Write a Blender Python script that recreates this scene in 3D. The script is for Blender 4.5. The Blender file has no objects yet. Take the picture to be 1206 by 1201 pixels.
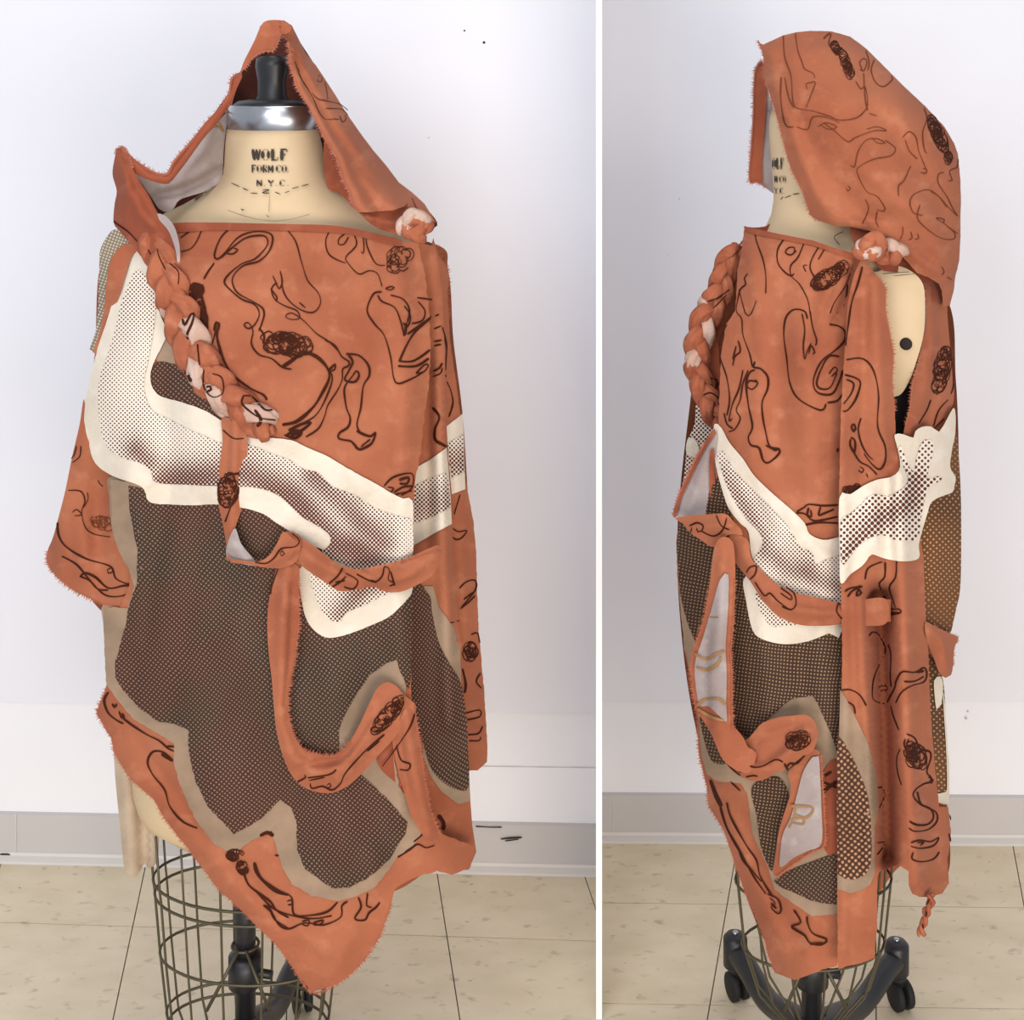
import bpy, bmesh, math, random
import numpy as np
from mathutils import Vector
from mathutils.geometry import delaunay_2d_cdt
random.seed(7); rng = np.random.RandomState(7)
S = bpy.context.scene; C = S.collection
F, CX, CY, H = 1600.0, 705.5, 90.0, 1.68          # focal length in pixels, principal point, eye height
# ---------------------------------------------------------------- camera, world, lights, exposure
cam = bpy.data.objects.new('camera', bpy.data.cameras.new('camera')); C.objects.link(cam)
cam.location = (0, 0, H); cam.rotation_euler = (math.pi/2, 0, 0)
cam.data.sensor_width = 36; cam.data.sensor_fit = 'HORIZONTAL'; cam.data.lens = F/1206*36
cam.data.shift_x = -(CX-603)/1206; cam.data.shift_y = -(600.5-CY)/1206; cam.data.clip_start = .05
S.camera = cam
w = bpy.data.worlds.new('room_light'); S.world = w; w.use_nodes = True
w.node_tree.nodes['Background'].inputs[0].default_value = (.88, .93, 1, 1)
w.node_tree.nodes['Background'].inputs[1].default_value = .54
def area(name, loc, target, size, power, col):
    l = bpy.data.lights.new(name, 'AREA'); l.shape = 'RECTANGLE'; l.size, l.size_y = size; l.energy = power; l.color = col
    o = bpy.data.objects.new(name, l); C.objects.link(o); o.location = loc
    o.rotation_euler = (Vector(target)-Vector(loc)).to_track_quat('-Z', 'Y').to_euler()
area('window_daylight', (-1.3, -.8, 2.6), (-.1, 2.6, .9), (1.6, 1.2), 40, (.86, .93, 1))
area('overhead_fill', (.0, .9, 2.95), (.0, 2.3, .3), (1.8, .8), 13, (1, .96, .9))  # added overhead fill to brighten the walls, not a known lamp
area('warm_lamp', (.95, -1.1, .75), (-.25, 2.8, .4), (1.6, 1.1), 42, (1, .86, .68))
area('front_fill', (.0, -2.6, .7), (.0, 2.8, .3), (4.6, 1.4), 84, (1, .97, .96))  # added broad fill behind the camera, evens out the walls
S.view_settings.view_transform = 'Standard'; S.view_settings.look = 'None'
S.view_settings.gamma = 1; S.view_settings.use_curve_mapping = False; S.view_settings.exposure = 0.07
# ---------------------------------------------------------------- helpers
def P(px, py, d): return np.stack([(px-CX)*d/F, d+0*px, H-(py-CY)*d/F], -1)
def p1(px, py, d): return Vector(((px-CX)*d/F, d, H-(py-CY)*d/F))
def lin(c): return tuple(((v/255+.055)/1.055)**2.4 if v > 10 else v/255/12.92 for v in c)+(1,)
def tag(o, label=None, cat=None, group=None, kind=None):
    for k, v in (('label', label), ('category', cat), ('group', group), ('kind', kind)):
        if v: o[k] = v
    return o
def empty(name, loc):
    o = bpy.data.objects.new(name, None); C.objects.link(o); o.location = loc; o.empty_display_size = .1
    bpy.context.view_layer.update(); return o
def link(name, me, mat, parent=None, smooth=True):
    o = bpy.data.objects.new(name, me); C.objects.link(o)
    if mat: me.materials.append(mat)
    if smooth: me.polygons.foreach_set('use_smooth', [True]*len(me.polygons))
    if parent:
        o.parent = parent; o.matrix_parent_inverse = WORLD(parent).inverted()
    return o
def WORLD(o):
    m = o.matrix_basis.copy()
    while o.parent: m = o.parent.matrix_basis @ o.matrix_parent_inverse @ m if False else o.parent.matrix_basis @ (o.matrix_parent_inverse @ m); o = o.parent
    return m
def mesh(name, v, f, mat, parent=None, smooth=True):
    me = bpy.data.meshes.new(name); me.from_pydata([tuple(a) for a in v], [], [tuple(int(i) for i in a) for a in f]); me.update()
    return link(name, me, mat, parent, smooth)
# crops of the photograph used as measuring sheets: name -> origin and magnification
CR = dict(a=(100,0,4.003), b=(300,0,4.003), c=(100,230,4.003), d=(300,230,4.003), e=(40,450,4.003), f=(300,450,4.003),
          g=(90,700,4.003), h=(300,700,4.003), i=(0,900,3.547), j=(300,900,2.97),
          r=(780,10,3.1605), s=(780,230,3.1605), t=(780,480,3.1605), u=(780,760,3.1605), v=(706,900,2.412), p=(0,0,1))
def Q(k, txt):
    ox, oy, m = CR[k]; n = [float(x) for x in txt.replace(',', ' ').split()]
    return [(ox+n[i]/m, oy+n[i+1]/m) for i in range(0, len(n), 2)]
def smooth_line(pts, step=2.0, closed=False):
    p = np.array(pts, float); n = len(p)
    if n < 3 and not closed:
        L = np.linalg.norm(p[-1]-p[0]); k = max(2, int(L/step)+1); return np.array([p[0]+(p[-1]-p[0])*t for t in np.linspace(0, 1, k)])
    out = []
    for i in range(n if closed else n-1):
        if closed: a, b, c, d = p[i-1], p[i], p[(i+1) % n], p[(i+2) % n]
        else: a, b, c, d = p[max(i-1, 0)], p[i], p[i+1], p[min(i+2, n-1)]
        k = max(1, int(np.linalg.norm(c-b)/step))
        for t in np.arange(k)/k:
            out.append(.5*((2*b)+(c-a)*t+(2*a-5*b+4*c-d)*t*t+(3*b-a-3*c+d)*t**3))
    if not closed: out.append(p[-1])
    return np.array(out)
def inside(x, y, poly):
    r = np.zeros(len(x), bool); n = len(poly)
    for i in range(n):
        x1, y1 = poly[i]; x2, y2 = poly[(i+1) % n]
        if y1 == y2: continue
        c = ((y1 > y) != (y2 > y)) & (x < (x2-x1)*(y-y1)/(y2-y1)+x1); r ^= c
    return r
def seg_dist(x, y, pts):
    best = np.full(np.shape(x), 1e9)
    for (x1, y1), (x2, y2) in zip(pts[:-1], pts[1:]):
        dx, dy = x2-x1, y2-y1; L = dx*dx+dy*dy+1e-9
        t = np.clip(((x-x1)*dx+(y-y1)*dy)/L, 0, 1)
        best = np.minimum(best, np.hypot(x-x1-t*dx, y-y1-t*dy))
    return best
class Folds:
    """relief of the cloth: ridges (+) and valleys (-) in metres along lines"""
    def __init__(s, base, items=(), wob=.0022, seed=0):
        s.base, s.items, s.wob = base, items, wob; r = np.random.RandomState(seed)
        s.w = [(r.uniform(.02, .075)*r.choice([-1, 1]), r.uniform(.008, .035), r.uniform(0, 6.3)) for _ in range(7)]
    def __call__(s, x, y):
        x = np.asarray(x, float); y = np.asarray(y, float); d = s.base(x, y)
        for pts, wd, h in s.items: d = d-h*np.exp(-(seg_dist(x, y, pts)/wd)**2)
        n = sum(np.sin(a*x+b*y+c+.9*np.sin(.021*y+c*2)) for a, b, c in s.w)
        return d-s.wob*n
    def off(s, o): return Off(s, o)
class Off:
    def __init__(s, f, o): s.f, s.o = f, o
    def __call__(s, x, y): return s.f(x, y)-s.o
    off = Folds.off
def sheet(name, poly, D, mat, parent, step=6, off=0.0, fray=0.0, tone=None, thick=.0014, rnd=True, uvs=1.0, warp=None):
    b = smooth_line(poly, min(step, 4), True) if rnd else np.array(sum([[tuple(np.array(p)+(np.array(q)-np.array(p))*t) for t in np.arange(k)/k] for p, q in zip(poly, poly[1:]+poly[:1]) for k in [max(1, int(math.dist(p, q)/min(step, 4)))]], []))
    if fray: b = b+rng.uniform(-fray, fray, b.shape)
    x0, y0 = b.min(0); x1, y1 = b.max(0)
    gx, gy = np.meshgrid(np.arange(x0, x1, step), np.arange(y0, y1, step*.87)); gx = gx+(np.arange(gx.shape[0]) % 2)[:, None]*step/2
    gx, gy = gx.ravel(), gy.ravel()
    k = inside(gx, gy, b); gx, gy = gx[k], gy[k]
    if len(gx):
        k = np.array([np.min((b[:, 0]-a)**2+(b[:, 1]-c)**2) for a, c in zip(gx, gy)]) > (step*.45)**2; gx, gy = gx[k], gy[k]
    pts = [Vector(p) for p in b]+[Vector(p) for p in zip(gx, gy)]
    vs, _, fs, _, _, _ = delaunay_2d_cdt(pts, [], [list(range(len(b)))], 1, 1e-4)
    v2 = np.array([tuple(v) for v in vs]); v = P(v2[:, 0], v2[:, 1], D(v2[:, 0], v2[:, 1])-off)
    faces = []
    for f in fs:
        a, c, e = v2[f[0]], v2[f[1]], v2[f[2]]
        cr = (c[0]-a[0])*(e[1]-a[1])-(c[1]-a[1])*(e[0]-a[0])
        if abs(cr) < 1e-5: continue
        faces.append(f if cr < 0 else f[::-1])
    nv = len(v); faces = [tuple(f) for f in faces]; src = np.arange(nv)
    if thick:      # front, back and a rim with vertices of its own, so the cut edge stays crisp
        ve = P(v2[:, 0], v2[:, 1], D(v2[:, 0], v2[:, 1])-off+thick); cnt = {}
        for f in faces:
            for i in range(3):
                e = (f[i], f[(i+1) % 3]); cnt[e] = 1
        rim = [e for e in cnt if (e[1], e[0]) not in cnt]
        faces += [tuple(i+nv for i in f[::-1]) for f in faces]; V = [v, ve]; src = [src, src]; k = 2*nv
        for a, c in rim:
            V.append(np.array([v[a], v[c], ve[c], ve[a]])); src.append(np.array([a, c, c, a])); faces.append((k+1, k, k+3, k+2)); k += 4
        v = np.concatenate(V); src = np.concatenate(src)
    o = mesh(name, v, faces, mat, parent)
    me = o.data; uv = me.uv_layers.new(name='cloth'); li = np.zeros(len(me.loops), int); me.loops.foreach_get('vertex_index', li)
    cu = v2.copy()
    if warp: cu = np.stack(warp(v2[:, 0], v2[:, 1]), -1)
    uv.data.foreach_set('uv', (cu[src[li]]*[.01*uvs, -.01*uvs]).ravel())
    if tone:
        at = me.attributes.new('tone', 'FLOAT', 'POINT'); at.data.foreach_set('value', np.clip(tone(v2[:, 0], v2[:, 1]), 0, 1)[src].astype('f'))
    return o
def ink(parent, D, strokes, mat, width=2.4, off=.0016, name='ink_drawing'):
    V, Fc = [], []
    for st in strokes:
        wd = width; pts = st
        if isinstance(st, tuple): pts, wd = st
        if name == 'ink_drawing': wd *= .80
        p = smooth_line(pts, 2.2); n = len(p)
        if n < 2: continue
        t = np.gradient(p, axis=0); t /= np.linalg.norm(t, axis=1)[:, None]+1e-9; nn = np.stack([-t[:, 1], t[:, 0]], -1)
        s = np.arange(n)*.5+random.random()*9; hw = wd/2*(1+.22*np.sin(s*.7)+.15*np.sin(s*.23))
        hw[0] *= .5; hw[-1] *= .5
        A = p+nn*hw[:, None]; B = p-nn*hw[:, None]; k = len(V)
        for q in (A, B): V.extend(P(q[:, 0], q[:, 1], D(q[:, 0], q[:, 1])-off))
        for i in range(n-1): Fc.append((k+i, k+i+1, k+n+i+1, k+n+i))
    return mesh(name, V, Fc, mat, parent)
def scrib(cx, cy, rx, ry, ang=0, n=26, wd=1.7):
    """a pen tangle: a few long looping lines wandering inside an ellipse"""
    out = []; ca, sa = math.cos(math.radians(ang)), math.sin(math.radians(ang))
    for k in range(max(2, int(n/8))):
        pts = []; ph = random.uniform(0, 6.3); r = min(3.4, .42*min(rx, ry)+.8); m = 34
        a, b = random.uniform(0, 6.3), random.uniform(.5, 1.4); q0 = random.uniform(.3, .95)
        for i in range(m):
            q = (q0+.25*math.sin(i*.31+ph)); th = a+i*.19*b
            u, v = rx*q*math.cos(th), ry*q*math.sin(th); w_ = ph+i*1.35
            u += r*math.cos(w_); v += r*math.sin(w_)
            e = math.hypot(u/(rx+1), v/(ry+1))
            if e > 1.06: u, v = u/e*1.06, v/e*1.06
            pts.append((cx+u*ca-v*sa, cy+u*sa+v*ca))
        out.append((pts, wd*.78))
    return out
def ring(cx, cy, r): return [(cx+r*math.cos(t), cy+r*.8*math.sin(t)) for t in np.linspace(0, 6.28, 8)]
def fringe(parent, D, line, mat, length=4.5, off=.001, side=1, dens=1.1):
    p = smooth_line(line, 1.0); t = np.gradient(p, axis=0); t /= np.linalg.norm(t, axis=1)[:, None]+1e-9
    V, Fc = [], []
    for i in range(len(p)):
        if random.random() > dens*.8: continue
        n = np.array([-t[i, 1], t[i, 0]])*side; L = length*random.uniform(.25, 1)**1.3; s = t[i]*random.uniform(-.7, .7)
        a = p[i]-n*1.5-t[i]*.65; b = p[i]-n*1.5+t[i]*.65; c = p[i]+(n+s)*L
        k = len(V); d = float(D(np.array([p[i, 0]]), np.array([p[i, 1]]))[0])-off
        V += [p1(*a, d), p1(*b, d), p1(*c, d+random.uniform(-.0015, .001))]; Fc.append((k, k+1, k+2))
    o = mesh('frayed_edge', V, Fc, mat, parent, False); o['kind'] = 'stuff'; return o
def tube(pts, rad, n=10, cap=True, squash=None):
    """ring mesh along world points; rad number or list; returns verts, faces"""
    pts = [Vector(p) for p in pts]; m = len(pts); rad = rad if hasattr(rad, '__len__') else [rad]*m
    V, Fc = [], []; up = Vector((0, 0, 1)); prev = None
    for i in range(m):
        t = (pts[min(i+1, m-1)]-pts[max(i-1, 0)]).normalized()
        if prev is None:
            u = t.cross(up)
            if u.length < 1e-3: u = t.cross(Vector((1, 0, 0)))
            u.normalize()
        else: u = (prev-t*prev.dot(t)).normalized()
        prev = u; v = t.cross(u)
        for k in range(n):
            a = 2*math.pi*k/n; V.append(pts[i]+(u*math.cos(a)+v*math.sin(a))*rad[i])
    for i in range(m-1):
        for k in range(n): Fc.append((i*n+k, i*n+(k+1) % n, (i+1)*n+(k+1) % n, (i+1)*n+k))
    if cap: Fc += [tuple(range(n))[::-1], tuple(range((m-1)*n, m*n))]
    return V, Fc
def tubes(name, lst, mat, parent):
    V, Fc = [], []
    for pts, r, *n in lst:
        v, f = tube(pts, r, n[0] if n else 8); k = len(V); V += v; Fc += [tuple(i+k for i in a) for a in f]
    return mesh(name, V, Fc, mat, parent)
def box(name, lo, hi, mat, parent=None, bev=0):
    bm = bmesh.new(); bmesh.ops.create_cube(bm, size=1)
    for v in bm.verts: v.co = Vector([(lo[i]+hi[i])/2+v.co[i]*(hi[i]-lo[i]) for i in range(3)])
    if bev: bmesh.ops.bevel(bm, geom=bm.edges[:], offset=bev, segments=2, affect='EDGES')
    me = bpy.data.meshes.new(name); bm.to_mesh(me); bm.free(); return link(name, me, mat, parent, False)
# ---------------------------------------------------------------- materials
def nodes(name, rough=.85, spec=.3):
    m = bpy.data.materials.new(name); m.use_nodes = True; t = m.node_tree; b = t.nodes['Principled BSDF']
    b.inputs['Roughness'].default_value = rough; b.inputs['Specular IOR Level'].default_value = spec
    return m, t, b
def N(t, kind, **kw):
    n = t.nodes.new(kind)
    for k, v in kw.items():
        if k.startswith('i'): n.inputs[int(k[1:])].default_value = v
        else: setattr(n, k, v)
    return n
def noise_mix(t, vec, scale, c1, c2, lo=.35, hi=.65, detail=4):
    n = N(t, 'ShaderNodeTexNoise'); n.inputs['Scale'].default_value = scale; n.inputs['Detail'].default_value = detail
    t.links.new(vec, n.inputs['Vector']); r = N(t, 'ShaderNodeMapRange'); r.inputs[1].default_value = lo; r.inputs[2].default_value = hi
    t.links.new(n.outputs['Fac'], r.inputs[0]); m = N(t, 'ShaderNodeMix', data_type='RGBA')
    t.links.new(r.outputs[0], m.inputs[0])
    for s, c in ((6, c1), (7, c2)):
        if isinstance(c, tuple): m.inputs[s].default_value = c
        else: t.links.new(c, m.inputs[s])
    return m.outputs[2]
def bump(t, b, vec, scale, strength, dist=.002, stretch=None):
    if stretch:
        mp = N(t, 'ShaderNodeMapping'); mp.inputs['Scale'].default_value = stretch; t.links.new(vec, mp.inputs[0]); vec = mp.outputs[0]
    n = N(t, 'ShaderNodeTexNoise'); n.inputs['Scale'].default_value = scale; n.inputs['Detail'].default_value = 5
    t.links.new(vec, n.inputs['Vector']); u = N(t, 'ShaderNodeBump'); u.inputs['Strength'].default_value = strength; u.inputs['Distance'].default_value = dist
    t.links.new(n.outputs['Fac'], u.inputs['Height']); t.links.new(u.outputs[0], b.inputs['Normal'])
def coord(t, kind='UV'): return N(t, 'ShaderNodeTexCoord').outputs[kind]
def plain(name, col, rough=.5, metal=0, spec=.5, var=.0, scale=8, bp=0):
    m, t, b = nodes(name, rough, spec); b.inputs['Metallic'].default_value = metal
    c = lin(col); v = coord(t, 'Object')
    d = tuple(x*(1-var) for x in c[:3])+(1,)
    t.links.new(noise_mix(t, v, scale, c, d, .3, .75), b.inputs['Base Color'])
    if bp: bump(t, b, v, scale*6, bp)
    return m
def cloth(name, base, light, dark, sheen=.03, src='UV', bs=1.0):
    m, t, b = nodes(name, .9, .15); v = coord(t, src); k = 1 if src == 'UV' else 12
    b.inputs['Sheen Weight'].default_value = sheen; b.inputs['Sheen Roughness'].default_value = .6
    c1 = noise_mix(t, v, .9*k, lin(base), lin(dark), .38, .75, 5)
    c2 = noise_mix(t, v, 4.0*k, c1, lin(light), .54, .9, 7)
    t.links.new(c2, b.inputs['Base Color']); bump(t, b, v, 3.2*k, .5*bs, .012); return m
def dots(t, vec, spacing, angle, radius, warp=.02):
    n = N(t, 'ShaderNodeTexNoise'); n.inputs['Scale'].default_value = 1.1; t.links.new(vec, n.inputs['Vector'])
    a = N(t, 'ShaderNodeVectorMath', operation='MULTIPLY_ADD'); a.inputs[1].default_value = (warp*6,)*3
    t.links.new(n.outputs['Color'], a.inputs[0]); t.links.new(vec, a.inputs[2])
    mp = N(t, 'ShaderNodeMapping'); mp.inputs['Rotation'].default_value = (0, 0, math.radians(angle)); mp.inputs['Scale'].default_value = (100/spacing,)*3
    t.links.new(a.outputs[0], mp.inputs[0])
    fr = N(t, 'ShaderNodeVectorMath', operation='FRACTION'); t.links.new(mp.outputs[0], fr.inputs[0])
    su = N(t, 'ShaderNodeVectorMath', operation='SUBTRACT'); su.inputs[1].default_value = (.5, .5, 0); t.links.new(fr.outputs[0], su.inputs[0])
    mu = N(t, 'ShaderNodeVectorMath', operation='MULTIPLY'); mu.inputs[1].default_value = (1, 1, 0); t.links.new(su.outputs[0], mu.inputs[0])
    le = N(t, 'ShaderNodeVectorMath', operation='LENGTH'); t.links.new(mu.outputs[0], le.inputs[0])
    r = N(t, 'ShaderNodeMapRange'); r.inputs[1].default_value = 0; r.inputs[2].default_value = .14; r.inputs[3].default_value = 0; r.inputs[4].default_value = 1
    s2 = N(t, 'ShaderNodeMath', operation='SUBTRACT')
    if isinstance(radius, float): s2.inputs[0].default_value = radius
    else: t.links.new(radius, s2.inputs[0])
    t.links.new(le.outputs['Value'], s2.inputs[1]); t.links.new(s2.outputs[0], r.inputs[0]); return r.outputs[0]
def netting(name, dark, c1, c2, spacing, angle, radius=.38, dark2=None):
    m, t, b = nodes(name, .8, .2); v = coord(t)
    hole = noise_mix(t, v, 1.0, lin(c1), lin(c2), .4, .62); dk = noise_mix(t, v, .8, lin(dark), lin(dark2 or dark), .42, .62)
    x = N(t, 'ShaderNodeMix', data_type='RGBA'); t.links.new(dots(t, v, spacing, angle, radius), x.inputs[0])
    t.links.new(dk, x.inputs[6]); t.links.new(hole, x.inputs[7]); t.links.new(x.outputs[2], b.inputs['Base Color'])
    bump(t, b, v, 4, .3, .006); return m
def halftone(name, spacing=3.6, paper=(226, 214, 200), inkc=(88, 45, 34), angle=45):
    m, t, b = nodes(name, .85, .2); v = coord(t); at = N(t, 'ShaderNodeAttribute', attribute_name='tone')
    r = N(t, 'ShaderNodeMapRange'); r.inputs[3].default_value = .2; r.inputs[4].default_value = .60; t.links.new(at.outputs['Fac'], r.inputs[0])
    x = N(t, 'ShaderNodeMix', data_type='RGBA'); t.links.new(dots(t, v, spacing, angle, r.outputs[0], .008), x.inputs[0])
    x.inputs[6].default_value = lin(paper); x.inputs[7].default_value = lin(inkc); t.links.new(x.outputs[2], b.inputs['Base Color'])
    bump(t, b, v, 5, .2, .004); return m
def sheer(name, col, alpha, col2=None):
    m, t, b = nodes(name, .8, .2); v = coord(t)
    t.links.new(noise_mix(t, v, 2.2, lin(col), lin(col2 or col), .4, .62, 5), b.inputs['Base Color']); b.inputs['Alpha'].default_value = alpha
    bump(t, b, v, 5, .3, .005); return m
M = {}
M['orange'] = cloth('rust_dyed_cotton', (166, 99, 71), (186, 121, 91), (146, 80, 56))
M['orange_d'] = cloth('rust_dyed_cotton_deep', (150, 80, 56), (166, 98, 72), (128, 64, 45))  # darker rust copy; paints shade on inner and under sides, also on edges
M['orange_o'] = cloth('rust_dyed_cotton_strand', (168, 98, 70), (188, 124, 96), (134, 68, 47), src='Object')
M['pale_o'] = cloth('unprinted_strand_side', (196, 168, 154), (210, 190, 178), (170, 128, 108), src='Object')
M['hood_shade'] = cloth('hood_inside_painted_shade', (112, 62, 52), (128, 76, 64), (92, 50, 44))  # cloth back darkened: shade inside the hood is painted into this colour
M['lining'] = cloth('lavender_grey_cloth_back', (166, 154, 152), (184, 174, 172), (142, 124, 120))
M['fray'] = plain('frayed_threads', (168, 94, 68), .9, var=.25, scale=60)
M['fray_p'] = plain('frayed_threads_pink', (168, 100, 82), .9, var=.3, scale=60)
M['white'] = cloth('cream_printed_band', (220, 207, 191), (230, 219, 206), (208, 193, 174), .03)
M['half'] = halftone('brown_halftone_on_cream')
M['half2'] = halftone('coarse_brown_halftone_on_cream', 5.2)
M['net'] = netting('brown_net_over_tan', (70, 43, 34), (138, 108, 92), (128, 104, 84), 4.1, 38, .32, (58, 46, 38))
M['net2'] = netting('brown_net_large', (72, 46, 36), (182, 138, 106), (164, 120, 90), 5.6, 40, .36)
M['net3'] = netting('brown_net_fine', (62, 44, 36), (160, 126, 92), (140, 110, 80), 4.0, 8, .30)
M['ochre_net'] = netting('ochre_net', (112, 72, 42), (200, 158, 120), (170, 128, 96), 4.9, 42, .27, (90, 60, 38))
M['grey_net'] = netting('grey_net', (120, 108, 92), (190, 180, 165), (180, 168, 150), 3.6, 20, .36)
M['grey'] = sheer('taupe_burnout', (158, 132, 110), 1.0, (140, 118, 98))
M['nude'] = sheer('nude_sheer', (196, 174, 150), .9, (180, 158, 136))
M['ink'] = plain('dark_brown_ink', (66, 30, 18), .9, spec=.12, var=.3, scale=90)
M['ink2'] = plain('faded_brown_ink', (112, 58, 38), .9, spec=.12, var=.3, scale=90)
M['ochre_ink'] = plain('ochre_ink', (150, 112, 72), .8, var=.2, scale=50)
M['linen'] = plain('cream_linen_canvas', (210, 184, 148), .8, var=.14, scale=9, bp=.1)
M['letter'] = plain('black_stencil_ink', (58, 48, 40), .8, var=.3, scale=200)
M['steel'] = plain('brushed_steel', (196, 198, 204), .32, 1.0, var=.2, scale=30)
M['black'] = plain('black_cast_iron', (34, 34, 38), .42, var=.3, scale=14)
M['rubber'] = plain('black_rubber', (24, 24, 26), .7, var=.2)
M['wire'] = plain('bronze_wire', (98, 90, 70), .45, .5, var=.3, scale=40)
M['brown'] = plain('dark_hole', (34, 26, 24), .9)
M['tan'] = plain('plastic_cap', (196, 184, 150), .5)
def wallmat(name, c):
    m, t, b = nodes(name, .75, .25); v = coord(t, 'Object')
    t.links.new(noise_mix(t, v, 1.6, lin(c), lin(tuple(x-5 for x in c)), .35, .7), b.inputs['Base Color']); bump(t, b, v, 22, .06, .003); return m
M['wall'] = wallmat('painted_wallboard', (232, 231, 238)); M['wall2'] = wallmat('painted_lower_wall', (238, 237, 242))
M['part'] = wallmat('white_laminate', (250, 250, 250))
M['base'] = plain('grey_vinyl_cove', (196, 191, 190), .5, var=.05, scale=4); M['lip'] = plain('pale_vinyl_lip', (216, 210, 204), .45, var=.05)
def tilemat():
    m, t, b = nodes('cream_vinyl_tile', .42, .4); g = N(t, 'ShaderNodeNewGeometry').outputs['Position']
    mp = N(t, 'ShaderNodeMapping'); mp.inputs['Scale'].default_value = (1, 1.8, 1); mp.inputs['Rotation'].default_value = (0, 0, .4); t.links.new(g, mp.inputs[0]); g = mp.outputs[0]
    a = noise_mix(t, g, 9, lin((230, 214, 186)), lin((220, 204, 174)), .35, .65, 6)
    a = noise_mix(t, g, 26, a, lin((186, 172, 148)), .60, .74, 5)
    a = noise_mix(t, g, 47, a, lin((146, 130, 106)), .69, .77, 3)
    t.links.new(a, b.inputs['Base Color']); return m
M['tile'] = tilemat(); M['grout'] = plain('dark_joint', (82, 72, 60), .9)
# ---------------------------------------------------------------- the setting: two bays beside each other with a thin white partition between
def bay(idx, xs, dwall, slope, vp, tile, x_line, drow, row_slope, seam, outer):
    """xs = world x range; dwall(X) = wall distance"""
    side = 'left' if idx == 0 else 'right'
    dw = lambda X: dwall+slope*X
    def wpan(name, z0, z1, proud, mat):
        x0, x1 = xs; th = .06
        v = [(x, dw(x)-p, z) for x in (x0, x1) for p in (proud, -th) for z in (z0, z1)]
        f = [(0, 1, 5, 4), (2, 6, 7, 3), (0, 2, 3, 1), (4, 5, 7, 6), (1, 3, 7, 5), (0, 4, 6, 2)]
        o = mesh(name, v, [a[::-1] for a in f], mat, None, False); o['kind'] = 'structure'; return o
    zs = H-(seam-CY)*dwall/F
    W = wpan('wall_'+side, -.02, 3.0, 0, M['wall2']); wpan('wall_upper_'+side, zs, 3.0, .006, M['wall'])
    zt = .098
    # cove baseboard: profile extruded along the wall
    prof = [(0, zt), (.008, zt-.003), (.009, .014), (.012, .009), (.024, .003), (.024, 0), (0, 0)]
    V = [(x, dw(x)-a, z) for x in xs for a, z in prof]; n = len(prof)
    o = mesh('baseboard_'+side, V, [(i, (i+1) % n, n+(i+1) % n, n+i) for i in range(n)]+[tuple(range(n))[::-1], tuple(range(n, 2*n))], M['base'], None, False); o['kind'] = 'structure'
    V = [(x, dw(x)-a, z) for x in xs for a, z in [(.0095, .015), (.0125, .0095), (.0245, .0035), (.028, .0), (.009, 0)]]; n = 5
    mesh('lip', V, [(i, (i+1) % n, n+(i+1) % n, n+i) for i in range(n)]+[tuple(range(n))[::-1], tuple(range(n, 2*n))], M['lip'], o, False)
    fl = box('floor_'+side, (xs[0], 1.0, -.05), (xs[1], dwall+.06, -.004), M['grout']); fl['kind'] = 'structure'
    skew = (vp-CX)/F
    for j in range(-1, 5):
        for i in range(-8, 8):
            pts = []
            for a, b in ((i, j), (i+1, j), (i+1, j+1), (i, j+1)):
                ga = .0011 if a == i else -.0011; gb = .0011 if b == j else -.0011
                # row line b at depth drow - b*tile ; column line a
                X = x_line+(a*tile+ga); d = drow-(b*tile+gb)
                X += (d-dwall)*skew; d += row_slope*X; pts.append((X, d))
            # clip to the bay
            pl = pts
            def clip(pl, f, inter):
                out = []
                for k in range(len(pl)):
                    p, q = pl[k-1], pl[k]
                    if f(q):
                        if not f(p): out.append(inter(p, q))
                        out.append(q)
                    elif f(p): out.append(inter(p, q))
                return out
            for lim, sg in ((xs[0], 1), (xs[1], -1)):
                pl = clip(pl, lambda p: sg*(p[0]-lim) > 0, lambda p, q: (lim, p[1]+(q[1]-p[1])*(lim-p[0])/(q[0]-p[0]))) if pl else pl
            g = lambda p: dw(p[0])-.002-p[1]
            if pl: pl = clip(pl, lambda p: g(p) > 0, lambda p, q: tuple(p[k]+(q[k]-p[k])*g(p)/(g(p)-g(q)) for k in (0, 1)))
            if pl and len(pl) > 2:
                ar = sum(pl[k-1][0]*pl[k][1]-pl[k][0]*pl[k-1][1] for k in range(len(pl)))/2
                if abs(ar) < 4e-4 or min(p[1] for p in pl) < 1.02: continue
                n = len(pl); z = random.uniform(-.0002, .0002)
                if ar < 0: pl = pl[::-1]
                V = [(x, y, z) for x, y in pl]+[(x, y, -.004) for x, y in pl]
                mesh('tile', V, [tuple(range(n))]+[(k, n+k, n+(k+1) % n, (k+1) % n) for k in range(n)], M['tile'], fl, False)
    return W, dw, fl, o
px = lambda x, d: (x-CX)*d/F
WL, dwL, FL, BL = bay(0, (-1.75, -.006), 2.878, -.038, 365, .3124, px(170, 2.906), 2.640, -.0496, 838, -1)
WR, dwR, FR, BR = bay(1, (.006, 1.35), 3.004, -.012, 1024, .2998, px(1030, 2.998), 2.763, -.02, 823, 1)
pt = box('trim_partition', (-.0053, 2.42, -.004), (.0053, 3.05, 3.0), M['part']); pt['kind'] = 'structure'
def wd(pxx, dw):
    k = (pxx-CX)/F; d = 2.9
    for _ in range(5): d = dw(k*d)
    return d
for x, y, r in ((547, 36, 1.1), (570, 50, 1.6), (505, 162, .9)):
    d = wd(x, dwL)-.006; v, f = tube([p1(x, y, d+.004), p1(x, y, d-.0015)], r*d/F, 8); mesh('nail_hole', v, f, M['brown'] if r > 1 else M['base'], WL)
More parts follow.
